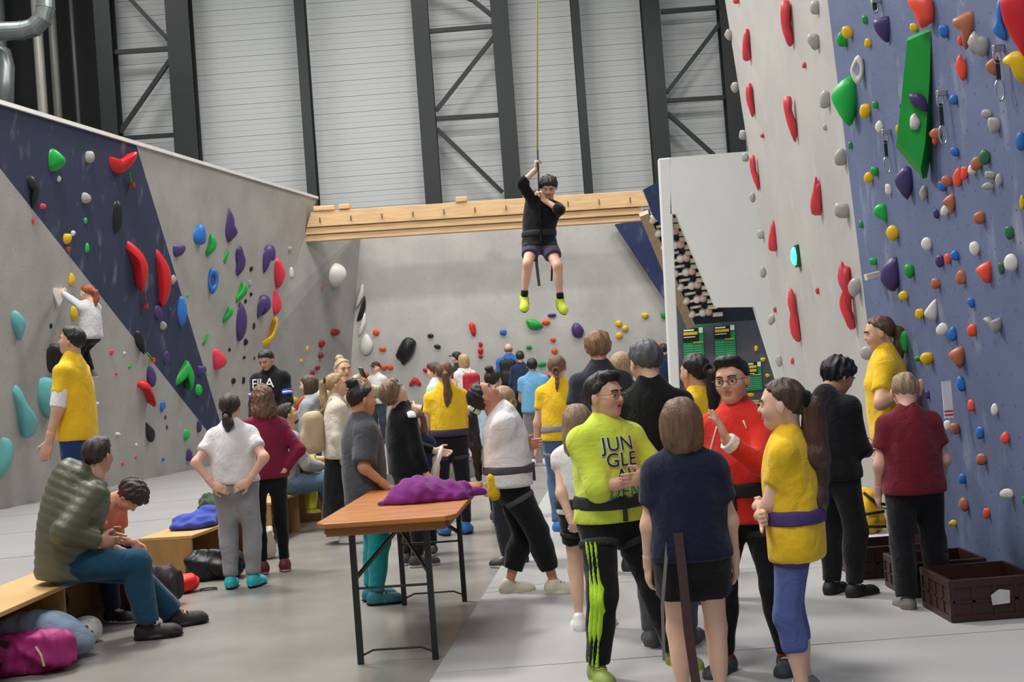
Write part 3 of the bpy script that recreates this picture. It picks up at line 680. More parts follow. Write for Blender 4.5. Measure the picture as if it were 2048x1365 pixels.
        def band(nm, prims, colr, pt, ax, hw, par=so, e2=0): return soft(nm, [dict(p, clips=((pt+ax*hw, ax), (pt-ax*hw, -ax))) for p in prims], fabric(colr), .006 if near else .009, par)
        s.band = band
        if shirt.get('collar'):
            c0 = s.nb+s.Rc[:, 2]*shirt.get('col', .0)*b; soft('collar', [cone(c0-s.Rc[:, 2]*.02*b, c0+s.Rc[:, 2]*.01*b, .049*b, .045*b, clips=((c0+s.Rc[:, 2]*.006*b, s.Rc[:, 2]), (c0-s.Rc[:, 2]*.012*b, -s.Rc[:, 2])))], fabric(shirt['collar']), .006, so)
        if shirt.get('cuff'):
            for n in 'lr':
                d = nrm(s.wr[n]-s.el[n]); pt = s.el[n]+(s.wr[n]-s.el[n])*(sl-1.04 if sl > 1 else 0)
                if sl > 1: band('cuff', arm(s, n, e*.7+.0035, 2, flat=False), shirt['cuff'], pt, d, .022*b/1.5)
        if shirt.get('sleeveband'):
            for n in shirt.get('sbn', 'lr'):
                for t0, colr in shirt['sleeveband']:
                    d = nrm(s.el[n]-s.sh[n]); band('sleeve_band', arm(s, n, e*.8+.007, 2, flat=False)[:1], colr, s.sh[n]+(s.el[n]-s.sh[n])*t0, d, .012)
    if shoe:
        for n in 'lr':
            FR = s.fR[n]; A = s.an[n]; L = .155*b; f = lambda x, y, z: A+FR@np.array((x, y, z))
            zg = -.047*b
            Pf = [ell(f(0, -.012*b, zg+.030*b), (.028*b, .036*b, .034*b), FR, k=.02), cone(f(0, 0, zg+.030*b), f(0, .085*b, zg+.022*b), .027*b, .026*b, k=.03), ell(f(0, .080*b, zg+.020*b), (.032*b, .045*b, .022*b), FR, k=.03),
                  ell(f(0, .038*b, zg+.008*b), (.034*b, .090*b, .012*b), FR, k=.008), cone(f(0, -.006*b, zg+.035*b), f(0, -.004*b, .022*b if ps.get('hi') else .004*b), .029*b, .027*b, k=.02)]
            V, Q = surf(Pf, .0075 if near else (.010 if mid else .014), clips=((f(0, 0, zg+.001), -FR[:, 2]),))
            zc = ((V[Q].mean(1)-f(0, 0, zg))@FR[:, 2]); mi = (zc < .014*b).astype(int)
            obj('shoe', npmesh('shoe', V, Q, [mat(shoe, .6, .12, 12, .2, 60, tag='shoe'), mat(sole, .6, .08, tag='sole')], mi), R)
            if s_ > 200:
                lm_ = MB()
                for q in range(3): lm_.tube([f(-.016*b, (.028+.016*q)*b, zg+(.056-.005*q)*b), f(0, (.030+.016*q)*b, zg+(.060-.006*q)*b), f(.016*b, (.028+.016*q)*b, zg+(.056-.005*q)*b)], .004, 5)
                lm_.build('laces', mat(sole, .7, .08, tag='laces'), R, smooth=True, kind='stuff')
            if sock: soft('sock', [cone(A+FR[:, 2]*.0, A+(s.kn[n]-A)*.16, .026*b, .027*b)], fabric(sock), .009, R)
    if harness:
        hc_ = mat(harness, .75, .08, 20, .2, 80, tag='webbing'); e0 = (e if shirt else .012)+.005; up = s.Rp[:, 2]; c0 = s.pel+up*.05*b
        hb = [dict(q, clips=((c0+up*.014*b, up), (c0-up*.014*b, -up))) for q in torso(s, e0, fem, parts=('hip', 'waist'), bel=bel)+[ell(s.pel+s.Rp@np.array((0, -.006*b, .03*b)), ((.098*s.W+.006*fem)*b*(shirt or {}).get('hx', 1.0)+e0, .080*b*s.W+e0, .33*b), s.Rp, k=.05)]]
        ha = soft('harness_belt', hb, hc_, vb*.7, R)
        pe = (pants or {}).get('e', .01)+.008
        for n in 'lr':
            d = nrm(s.kn[n]-s.hip[n]); pt = s.hip[n]+d*.075*b
            soft('leg_loop', [dict(q, clips=((pt+d*.013*b, d), (pt-d*.013*b, -d))) for q in leg(s, n, pe, 1.0)[:1]], hc_, vb*.7, R)
        fr = s.pel+s.Rp@np.array((0, .07*b*s.W+e0+.006, .07*b)); MB().beam(fr, fr+np.array((0, .0, -.085*b)), .016, .03, s.Rp[:, 1]).build('belay_loop', hc_, R, bevel=.003)
    if glasses:
        gm_ = mat(glasses, .3, .05, metal=.5, tag='glasses'); m_ = MB()
        for sg in (1, -1):
            m_.tube(H([(sg*.155+math.cos(a)*.098, .425-.10*abs(math.cos(a)+.4*sg)*0-.02, .005+math.sin(a)*.082) for a in np.linspace(0, 2*math.pi, 19)]), .0016, 6, caps=False)
            m_.tube(H([(sg*.253, .40, .03), (sg*.345, .30, .04), (sg*.36, 0, .03)]), .0016, 6)
        m_.tube(H([(-.057, .405, .02), (0, .43, .035), (.057, .405, .02)]), .0016, 6); go = m_.build('glasses', gm_, R, smooth=True)
    s.H = H; s.loc = loc; s.Rz = Rz_; s.R = R
    return s
def wpt(s, p): return s.loc+s.Rz@np.asarray(p)
def dangle(s, a, pts, w_, colr, name='strap'):
    """webbing strap hanging from local point a through offsets"""
    P = [np.asarray(a)+np.asarray(q)*1.0 for q in pts]; m_ = MB()
    for p, q in zip(P[:-1], P[1:]): m_.beam(p, q+(q-p)*.03, w_, .004, (0, 1, 0))
    return m_.build(name, mat(colr, .8, .12, 25, .2, 70, tag='webbing'), s.R)
def piping(s, P, r, m, par, name='piping'):
    tree = BVHTree.FromPolygons([Vector(v) for v in s.shirt_V], [tuple(q) for q in s.shirt_Q]); n = s.Rc[:, 1]; out = []
    for (x, z) in P:
        p = s.chest+s.Rc[:, 0]*x+s.Rc[:, 2]*z+n*.6; h_ = tree.ray_cast(Vector(p), Vector(-n))
        if h_[0] is not None and np.dot(np.array(h_[0])-s.chest, n) < .066*s.b*s.W+.05: out.append(np.array(h_[0])+n*.002)
    if len(out) > 1: MB().tube(out, r, 6).build(name, m, par, smooth=True)
def text_on(s, txt, size, c, right, up, m, par, off=.004, bold=0.0, name='lettering', spacing=1.0):
    cu = bpy.data.curves.new('lettering', 'FONT'); cu.body = txt; cu.size = size; cu.align_x = 'CENTER'; cu.align_y = 'CENTER'; cu.offset = bold; cu.space_character = spacing; cu.resolution_u = 3
    tmp = bpy.data.objects.new('tmp', cu); me = bpy.data.meshes.new_from_object(tmp); bpy.data.objects.remove(tmp)
    bm = bmesh.new(); bm.from_mesh(me); bmesh.ops.triangulate(bm, faces=bm.faces)
    for _ in range(3):
        lg = [e for e in bm.edges if e.calc_length() > size*.22]
        if not lg: break
        bmesh.ops.subdivide_edges(bm, edges=lg, cuts=1); bmesh.ops.triangulate(bm, faces=bm.faces)
    tree = BVHTree.FromPolygons([Vector(v) for v in s.shirt_V], [tuple(q) for q in s.shirt_Q])
    right = nrm(right); up = nrm(np.asarray(up)-right*np.dot(up, right)); n = np.cross(right, up); dead = []
    for v in bm.verts:
        p = np.asarray(c)+right*v.co.x+up*v.co.y+n*.6
        hit = tree.ray_cast(Vector(p), Vector(-n))
        if hit[0] is None or hit[3] > .75: dead.append(v); continue
        v.co = hit[0]+Vector(n)*off
    bmesh.ops.delete(bm, geom=dead, context='VERTS'); bm.to_mesh(me); bm.free(); me.materials.clear(); me.materials.append(m)
    return obj(name, me, par)
# ---------------------------------------------------------------- the people, nearest first
YEL = 'ecc02c'; BLK = '17181b'
S = {}
S['lime'] = person('boy in lime sweatshirt with dark lettering, wire glasses and striped black track trousers', 1203, 732, 417, 203, skin='dcae92', hair=('quiff', '15100e'),
    shirt=dict(c='cfe04c', sl=1.2, e=.022, n='sweatshirt', hem=-.02), pants=dict(c=BLK, e=.020, stripes=((-.022, .006), (0, .006), (.022, .006)), sn='r', sc='b4e03a', n='track_trousers'), face=1, glasses='8a7560', harness='2c2d30', shoe='8a9a4c', sole='b9d23c', openm=1,
    pose=dict(rh=(-.10, .155, .655), rhd=(-1, .3, -.05), re=(.35, .3, -1), lh=(-.12, .14, .655), lhd=(.9, .4, 0), le=(-1, -.3, -.5), head=(28, 0, 0), rf=(.05, .03, 0), lf=(-.24, .04, 0), pel=(-.06, 0, .53)))
S['bob'] = person('girl with straight brown bob seen from behind, navy tee and black shorts', 1358, 790, 480, -4, skin='e0b59c', hair=('bob', '6e503c'), shirt=dict(c='1b2036', sl=.62, hem=-.03), pants=dict(c='1f1d1f', up=.55, e=.022, n='shorts', fl=.015), fem=.5, shoe='888888')
S['red'] = person('boy in red long-sleeved jersey with white collar, raising one hand', 1458, 707, 426, 152, skin='d8a98c', hair=('quiff', '14100e'), shirt=dict(c='d8352b', sl=1.93, e=.018, n='jersey', hem=-.06, collar='e8e4e0', cuff='eeeae6'), pants=dict(c=BLK, e=.008), face=1, glasses='4a3a44', harness='26282a', shoe='3c4448', sole='2a2a2a', sock='c9302c',
    pose=dict(lh=(-.03, .21, .76), lhd=(.25, .2, 1), lhn=(1, .2, 0), le=(-.5, -.2, -1), head=(-2, 2, 3), lc=8, rf=(.09, .03, 0), lf=(-.09, -.03, 0)))
S['ptl'] = person('girl in yellow tee with long wavy ponytail, purple harness and blue leggings, arms crossed', 1562, 750, 470, 72, skin='e2b79e', hair=('scrunch', '4b3326', '111112', .02, 1.6), hln=1.9, shirt=dict(c=YEL, hem=-.09, sl=.6), pants=dict(c='55639a', up=1.42, e=.003, n='leggings', fl=.004), harness='4a3670', fem=.5, face=1, shoe='888888',
    pose=dict(rh=(-.06, .095, .60), rhd=(-.8, -.45, 0), lh=(.06, .115, .615), lhd=(1, -.2, .1), re=(.8, 0, -1), le=(-.8, 0, -1)))
S['white'] = person('small girl with long loose hair, white top and black shorts, hands behind her back', 1152, 804, 355, -6, skin='e4baa2', hair=('long', '8d735c'), shirt=dict(c='e3e0dd', sl=.25, hem=-.0), pants=dict(c=BLK, up=.5, e=.012, n='shorts'), fem=.5, shoe='ecebea', sole='f0f0f0', harness='2a2a2c',
    pose=dict(rh=(.02, -.11, .50), lh=(-.05, -.12, .51), le=(-1, -.5, 0), re=(1, -.5, 0), rhd=(-.8, -.1, -.4), lhd=(.8, -.1, -.4), hi=1))
S['grey'] = person('woman with short grey hair and black top with purple neckline, seen from behind', 1286, 674, 385, -12, skin='deb39c', hair=('short', '55565a'), shirt=dict(c='141416', sl=.7, collar='5a3f7e'), pants=dict(c='5b5b60'), fem=1, shoe='555555', pose=dict(head=(35, 12, 0)))
S['tall'] = person('tall person with layered light brown hair and charcoal tee behind the lime boy', 1193, 660, 282, 4, hair=('mop', '8a6749'), shirt=dict(c='34363e'), pants=dict(c='2a2c33'), fem=.4)
person('woman with pale blonde hair, mostly hidden behind the grey-haired woman', 1240, 702, 250, 5, hair=('bob', 'a98d68'), shirt=dict(c='3a3a40'), pants=dict(c='2a2c33'), fem=1)
S['pony2'] = person('girl with dark ponytail and yellow tee behind the boy in red', 1388, 703, 330, 38, skin='d3a184', hair=('scrunch', '1d1613', '3a2a20'), hln=1.1, shirt=dict(c=YEL), pants=dict(c='2a2c33'), fem=.5)
S['yb'] = person('woman in yellow tee and jeans with a low braid, back turned', 1112, 708, 221, -8, hair=('braid', '6f5440', '7a5a44'), shirt=dict(c=YEL, hem=-.02, hx=.95), pants=dict(c='4d678c', e=.014), fem=.8, shoe='2a6bb0', sole='222222', harness='8a8a8c', pose=dict(lh=(-.16, .03, .47), rh=(.09, .15, .6)))
S['helper'] = person('woman in yellow tee with brown ponytail leaning at the blue climbing wall', 1753, 628, 295, 72, skin='d8a88c', hair=('scrunch', '5a3f2c'), hln=.8, shirt=dict(c=YEL, sl=.7), pants=dict(c='3a3238'), fem=.7, face=1, shoe='7a6468', sole='554a4a', pose=dict(lh=(-.13, -.10, .70), le=(-.6, -.3, -1), head=(10, 8, 0), lf=(-.06, -.07, 0), rf=(.06, -.09, 0)))
S['blackboy'] = person('dark-haired boy in black sweatshirt and black trousers looking down beside the yellow-shirted woman', 1690, 703, 335, -52, skin='c99a7c', hair=('mop', '120f0e'), shirt=dict(c='1a1b1e', sl=1.9, e=.018, n='sweatshirt'), pants=dict(c='1b1c1f', e=.018), face=1, shoe='1c1d1c', sole='161616', sock='b5b2ae',
    pose=dict(rh=(.05, .17, .60), lh=(-.03, .19, .61), head=(-18, 28, 0), lean=(6, 0, 0)))
S['maroon'] = person('boy with cropped fair hair in maroon tee and black trousers, back turned, by the crates', 1813, 735, 357, -6, skin='deae98', hair=('buzz', '9a7f66'), shirt=dict(c='6e1e2c', e=.022, sl=.62), pants=dict(c=BLK, e=.022, fl=.012), shoe='77716c', sole='e9dcd4', sock='c8bf38',
    pose=dict(lf=(-.075, -.05, 0), rf=(.085, .05, 0), head=(-6, 18, 0), lh=(-.14, .06, .50), rh=(.13, .10, .52)))
S['look'] = person('young woman in white tee and black cropped trousers looking straight up beside the table', 940, 763, 301, -86, skin='c98f74', hair=('scrunch', '171212', 'bfe0c0', .022), hln=1.7, h=1.50, shirt=dict(c='e4e2e0', e=.028, sl=.75, hem=-.03, hx=1.1), pants=dict(c=BLK, e=.016, up=1.72, fl=.018), fem=.8, face=1, harness='4c4c50', shoe='d9d2bd', sole='d8cfba',
    pose=dict(w=1.12, head=(0, -52, 0), lean=(-6, 0, 0), pel=(0, .09, .525), rf=(.06, .25, 0), lf=(-.06, .05, 0), rh=(-.01, .16, .66), lh=(-.04, .17, .665), rhd=(-.4, 1, .2), lhd=(.4, 1, .2), re=(.6, -1, -.6), le=(-.6, -1, -.6)))
S['grt'] = person('girl in oversized grey tee and teal trousers with a bun, one hand on the table', 722, 763, 295, -72, skin='c8906f', hair=('bun', '1e1512', '241a16'), shirt=dict(c='4b4e53', e=.032, sl=.9, hem=-.10, fl=.02), pants=dict(c='1d8a8f', e=.018), fem=.4, face=1, shoe='2a6f78', sole='161616',
    pose=dict(rh=(.145, .07, .535), rhd=(.2, .9, -.15), rhn=(0, 0, -1), re=(.3, -1, 0), head=(5, 5, 0), rc=6))
S['hips'] = person('girl in white tee and grey sweatpants seen from behind with both hands on her back', 458, 783, 262, -3, skin='e0b097', hair=('lowpony', '33241e', '2a1d18'), hln=.35, shirt=dict(c='e2e1e0', sl=.62, hem=-.0), pants=dict(c='929295', e=.020), fem=.7, shoe='2fb3bd', sole='1b1b1b',
    pose=dict(rh=(.095, -.085, .555), lh=(-.095, -.085, .55), re=(1, -.35, .05), le=(-1, -.35, .05), rhd=(-1, -.35, -.45), lhd=(1, -.35, -.45), rhn=(0, 1, 0), lhn=(0, 1, 0)))
S['maw'] = person('woman in dark raspberry sweater and black leggings with curly brown hair, hand on hip', 522, 771, 245, 22, skin='e0b097', hair=('curly', '6a4a36'), shirt=dict(c='7c1f3c', sl=1.9, e=.020, n='sweater', hem=-.03), pants=dict(c=BLK, e=.003, n='leggings'), fem=.9, shoe='6a2834', sole='d8a8a4', pose=dict(rh=(.075, -.07, .55), re=(1, -.2, .1), rhd=(-.8, .2, -.5), head=(15, 0, 0)))
S['adi'] = person('boy in black track jacket with white shoulder patches looking up behind the table', 772, 772, 250, -62, skin='e2b49c', hair=('mop', '7a5f48'), h=1.50, shirt=dict(c='15161a', sl=1.93, e=.018, n='track_jacket', col=.03), pants=dict(c=BLK, e=.014), face=1, shoe='3a3a3a', pose=dict(head=(0, -36, 0), lh=(-.05, .20, .60), rh=(.13, .06, .49), le=(-.6, -.8, -.4)))
S['cream'] = person('woman in cream sweater and long black skirt with a blonde ponytail', 670, 744, 212, -84, hair=('pony', 'a58761', '3a2a20'), hln=1.5, shirt=dict(c='d2c8b9', sl=1.9, e=.022, n='sweater'), pants=dict(c='151518', skirt=.09, n='skirt'), fem=.8, shoe='efefef', sole='f4f4f4', face=1)
S['phone'] = person('blonde woman with hair pulled back filming with a phone', 684, 716, 200, -150, hair=('bun', 'b79b74'), shirt=dict(c='bfcaa6', sl=1.9, n='blouse'), pants=dict(c='4d678c'), fem=.9, face=1, pose=dict(lh=(-.07, .20, .82), rh=(.06, .20, .83), lhd=(.5, .3, 1), rhd=(-.5, .3, 1)))
S['orange'] = person('woman with brown bob, grey sweater and orange rucksack straps facing left', 616, 749, 176, 82, hair=('bob', '4a3528'), shirt=dict(c='9aa0a5', sl=1.9, e=.02, n='sweater', hood=1), pants=dict(c='3a4660'), fem=.8, face=1)
S['fila'] = person('man in black sweatshirt with white chest lettering standing on the landing mat', 530, 696, 176, 168, skin='c8987c', hair=('short', '181210'), base=.3, shirt=dict(c='131318', sl=1.9, e=.022, n='sweatshirt', sleeveband=((.55, '3b55c8'), (.62, 'e8e8ea'), (.69, '3b55c8'))), pants=dict(c='23252c', e=.014), face=1, shoe='333333', pose=dict(w=1.12, head=(-10, 26, 0), rh=(.10, .12, .52), lh=(-.10, .12, .52)))
S['ypony'] = person('girl in yellow tee with wavy brown ponytail and dark jumper tied round her waist', 887, 720, 213, 6, hair=('scrunch', '6b4a33'), hln=1.4, shirt=dict(c=YEL, hem=.03), pants=dict(c='1d1c22', e=.006, n='leggings'), fem=.7, shoe='2c6fb8', sole='1c1c1c', harness='3b3348')
S['braid'] = person('girl in yellow tee with a blonde braid right of the woman looking up', 1004, 768, 260, 48, hair=('braid', 'a98b62', 'a98b62'), shirt=dict(c=YEL, hem=-.12), pants=dict(c='2a2c33'), fem=.4)
S['denim'] = person('woman with dark bun in pale denim jacket in the middle of the crowd', 984, 736, 200, -28, hair=('bun', '2a1d18'), shirt=dict(c='9db6cf', sl=1.9, n='jacket', e=.022), pants=dict(c='23252c'), fem=.8)
S['lb'] = person('man in light blue tee and grey trousers with black hair, back turned', 1063, 716, 130, 2, skin='a87858', hair=('short', '0f0d0c'), shirt=dict(c='6ba3c8', e=.024), pants=dict(c='7b7b7e', e=.014), shoe='dddddd', pose=dict(w=1.12, lh=(-.06, .14, .6), rh=(.06, .14, .6)))
S['bald'] = person('bald man in blue jacket wearing a black rucksack at the back wall', 1016, 686, 104, -8, base=.3, hair=('ring', '8a7a6c'), shirt=dict(c='2d63a8', sl=1.9, n='jacket', e=.024), pants=dict(c='1c2233'), pose=dict(w=1.15))
person('short dark-haired person in navy beside the bald man', 1039, 701, 108, 0, base=.3, hair=('short', '2c1e17'), shirt=dict(c='24304c', sl=1.9, n='jacket'), pants=dict(c='23252c'))
S['capm'] = person('man in black cap beside the fair-haired woman at the back wall', 913, 703, 112, 58, base=.3, hair=('short', '1c1613'), shirt=dict(c='26282c'), pants=dict(c='23252c'), face=1)
S['rw'] = person('fair-haired woman in white top at the back wall', 926, 707, 122, 30, base=.3, hair=('bob', 'b29465'), shirt=dict(c='dcd9d6', sl=.4), pants=dict(c='3a4660'), fem=.9)
S['green'] = person('child with brown hair in white and green top holding a dark phone', 868, 724, 150, 75, hair=('mop', '4b362a'), shirt=dict(c='d9dedb', sl=.8), pants=dict(c='23252c'), pose=dict(lh=(-.02, .18, .66), rh=(.02, .19, .66)))
S['capw'] = person('man in brown cap and pale grey tee with folded arms at the back wall', 751, 723, 108, 150, base=.3, hair=('short', '2b1d16'), shirt=dict(c='cfccc8', e=.022), pants=dict(c='3a3f4c'), face=1, brow='1c1210', pose=dict(w=1.1, rh=(-.07, .12, .63), lh=(.07, .13, .62), rhd=(-1, .1, 0), lhd=(1, .1, 0)))
S['sun'] = person('girl in navy tee with sunglasses pushed up into her brown hair', 829, 816, 236, 165, hair=('long', '5a4130'), shirt=dict(c='1d2440'), pants=dict(c='1c2233'), fem=.5, face=1, hln=.5)
person('child peering out behind the boy in the black track jacket', 806, 795, 192, 172, hair=('short', '3a2a20'), shirt=dict(c='2a2c33'), pants=dict(c='23252c'), face=1)
S['hood'] = person('child in white hoodie under a dark jacket with blue sleeve print, back turned', 857, 800, 196, -5, hair=('short', '2c1f18'), shirt=dict(c='1b1e26', sl=1.9, n='jacket', e=.024), pants=dict(c=BLK))
person('person in navy half hidden behind the white partition post', 1326, 686, 110, 5, base=.3, hair=('short', '241812'), shirt=dict(c='1f2a48', sl=1.9, n='jacket'), pants=dict(c='23252c'))
# seated
S['puffer'] = person('man in quilted olive down jacket sitting on the plywood bench', 182, 871, 323, -68, skin='c9977d', hair=('short', '33261f'), h=1.70, shirt=dict(c='585a48', sl=1.93, e=.026, n='down_jacket', quilt=.055, gloss=1, hood=1, col=.02, hem=-.07), pants=dict(c='1f465e', e=.022, fl=.02), shoe='2a2624', sole='1c1a19',
    pose=dict(pel=(0, 0, .318), ptilt=6, lean=(22, 0, 0), rf=(.07, .26, 0), lf=(-.10, .38, 0), rh=(.09, .11, .38), lh=(-.05, .14, .38), rfy=-8, lfy=4, head=(48, 0, 0), w=1.0, rhd=(-.5, 1, -.3), lhd=(.5, 1, -.3)))
S['coral'] = person('boy in coral tee bending forward on the bench with his arm hanging down', 300, 989, 288, -104, skin='cf9a80', hair=('mop', '33221b'), h=1.52, shirt=dict(c='e27f66', e=.02, sl=.6), pants=dict(c='1c2036', e=.02, n='trousers'), shoe='2a2a2c',
    pose=dict(pel=(0, 0, .35), ptilt=14, lean=(46, 0, 0), rf=(.08, .24, 0), lf=(-.08, .26, 0), rh=(.10, .36, .30), lh=(-.04, .30, .34), head=(0, 72, 0), rhd=(0, .2, -1), lhd=(0, .4, -1), re=(1, -.4, 0)))
S['dad'] = person('bearded man in grey sweater and jeans sitting with a baby on his lap', 566, 814, 194, -70, skin='cf9f84', hair=('short', '2a1d17'), h=1.76, shirt=dict(c='9b9b99', sl=1.7, e=.022, n='sweater'), pants=dict(c='56697e', e=.018), shoe='2a2a2c', sole='e0e0e0', face=1, sock='1a1a1c',
    pose=dict(pel=(0, 0, .30), lean=(14, 0, 0), rf=(.08, .27, 0), lf=(-.10, .30, 0), rh=(.04, .25, .36), lh=(-.12, .26, .40), head=(0, -18, 0), w=1.06))
S['baby'] = person('baby in yellow outfit sitting on the lap of the bearded man', 603, 878, 192, -60, skin='e0b49c', hair=('buzz', 'a68a68'), h=.78, base=.17, shirt=dict(c='d9d64e', sl=1.5, e=.02), pants=dict(c='d6d23f', e=.02), shoe='c9c64a', face=1, pose=dict(hs=.92, head=(0, -20, 0)))
# standing on the left mat, climbing, hanging
S['yman'] = person('tall dark-haired man in yellow tee over a white undershirt at the grey bouldering wall', 148, 652, 242, 84, skin='cf9f86', hair=('short', '14100f'), base=.3, shirt=dict(c=YEL, e=.015, sl=.60, hem=-.06), pants=dict(c='26396a', e=.008), face=1, shoe='555555',
    pose=dict(w=1.0, head=(4, -10, 0), lh=(-.15, .06, .47), rf=(.06, .10, 0), lf=(-.06, -.06, 0)))
_q = LW(100, 600); _ys = FPX/(_q[1]+.05)
S['climb'] = person('girl with red ponytail in pale grey sweater climbing the grey bouldering wall', 172, 568, _ys, 62, skin='e0b39c', hair=('scrunch', '8a4a2c'), hln=.7, h=1.36, shirt=dict(c='b9b9bb', sl=1.9, e=.018, n='sweater'), pants=dict(c='1d1b20', e=.004, n='leggings'), shoe='8a8580', fem=.4,
    pose=dict(free=1, lh=(-.06, .27, .97), rh=(.10, .22, .86), lhd=(.2, .8, .5), rhd=(0, .9, .3), lf=(-.06, .02, .06), rf=(.10, .10, .14), head=(10, 10, 0), lean=(-4, 0, 0)))
S['hang'] = person('boy in black top and purple shorts hanging on a rope above the crowd', 1097, 352, 200, 186, skin='dcae96', hair=('mop', '2c1c16'), h=1.47, shirt=dict(c='16171b', sl=1.35, e=.016, n='long_sleeved_top'), pants=dict(c='453f55', up=.62, e=.016, n='shorts', fl=.012), shoe='c8dc3c', sole='2a2a2a', sock='1c1c1e', face=1, harness='25262a',
    pose=dict(free=1, pel=(.05, 0, .53), lean=(6, -19, 0), head=(-14, 34, -6), rh=(.045, .09, 1.02), rhd=(0, .1, 1), re=(1, .2, -.3), lh=(.02, .14, .80), lhd=(.3, .2, 1), le=(-1, .2, -.8), rf=(.20, .11, .085), lf=(-.05, .12, .05), rfp=38, lfp=38, rc=70, lc=60))
# worn and printed details
def prt(): pass
s = S['lime']; cu = s.Rc[:, 2]; rt = -s.Rc[:, 0]; fr = s.Rc[:, 1]; c = s.chest+fr*.1
wm_ = mat('e4ead2', .8, .03, tag='print_white'); nm_ = mat('1f2b4c', .8, .2, 30, tag='print_navy'); gm2 = mat('2c8a52', .8, .2, 30, tag='print_green')
for i, (tx, dz, dx, m2) in enumerate((('JUN', .078, 0, nm_), ('GLE', .003, .01, nm_), ('AV', -.072, .03, nm_), ('DEN', -.147, .01, gm2))):
    cc = c+cu*dz+rt*dx; text_on(s, tx, .094, cc, rt, cu, wm_, s.so, .003, .0035, 'lettering_outline', 1.02); text_on(s, tx, .094, cc, rt, cu, m2, s.so, .006, 0, 'lettering', 1.02)
s = S['fila']; text_on(s, 'FILA', .155, s.chest+s.Rc[:, 1]*.1+s.Rc[:, 0]*.05+s.Rc[:, 2]*.06, -s.Rc[:, 0], s.Rc[:, 2], mat('d6d6da', .8, .03, tag='print_white'), s.so, .006, 0)
# straps hanging from harnesses
s = S['bob']; b = s.b; dangle(s, s.pel, [(-.055, -.145, .09), (-.05, -.15, -.10), (-.045, -.14, -.30), (-.03, -.13, -.52)], .038, '4a3434'); dangle(s, s.pel, [(-.10, -.11, .05), (-.14, -.12, -.20), (-.15, -.11, -.42)], .013, '7c746e')
s = S['white']; dangle(s, s.pel, [(.01, -.115, .06), (.005, -.13, -.12), (0, -.12, -.30)], .03, '4e3c3c'); dangle(s, s.pel, [(.09, -.10, .04), (.10, -.12, -.22), (.09, -.10, -.50)], .03, '4a4a4c')
s = S['hang']; dangle(s, s.pel, [(.05, .10, -.03), (.06, .12, -.25), (.05, .11, -.46)], .03, '55565a'); dangle(s, s.pel, [(-.09, .08, -.05), (-.10, .10, -.25), (-.08, .10, -.42)], .02, '2a2b2d')
s = S['ptl']; dangle(s, s.pel, [(-.10, -.02, .09), (-.125, 0, 0), (-.12, .01, -.09)], .03, '5a4585')
s = S['adi']
for n in 'lr': soft('shoulder_patch', [dict(q, clips=((s.sh[n]+s.Rc[:, 1]*.035, s.Rc[:, 1]), (s.sh[n]-s.Rc[:, 1]*.035, -s.Rc[:, 1]), (s.shm-s.Rc[:, 2]*.0, -s.Rc[:, 2]))) for q in [cone(s.nb*.35+s.sh[n]*.65, s.sh[n]+(s.sh[n]-s.shm)*.15, .033*s.b+.019, .033*s.b+.019)]], fabric('e6e6e6'), .008, s.so)
s = S['yman']; soft('undershirt_sleeve', [cone(s.sh['l']*.5+s.el['l']*.5, s.el['l'], .029*s.b+.012, .027*s.b+.014, clips=((s.el['l']*.95+s.sh['l']*.05, nrm(s.el['l']-s.sh['l'])),))], fabric('e6e4e2'), .010, s.so)
for nm in ('look', 'red'):
    s = S[nm]
for nm, cc in (('capm', '1a1a1c'), ('capw', '5a3420')):
    s = S[nm]; V, Q = surf([ell((0, -.06, .17), (.37, .46, .37), clips=(((0, 0, .2), (0, 0, -1)),)), ell((0, .52, .24), (.25, .24, .035), k=.03)], .04); obj('cap', npmesh('cap', s.H(V), Q, fabric(cc)), s.R)
s = S['dad']; V, Q = surf([ell((0, .14, -.36), (.2, .22, .16), clips=(((0, 0, -.27), (0, 0, 1)),))], .035); obj('beard', npmesh('beard', s.H(V), Q, hairm('2a1d17')), s.R)
s = S['red']; pm_ = mat('e6e2de', .8, .03, tag='print_white')
for sg in (1, -1): piping(s, [(sg*(.048+.012*k)*s.b/1.2, (.085-.026*k)*s.b) for k in range(6)], .004, pm_, s.so)
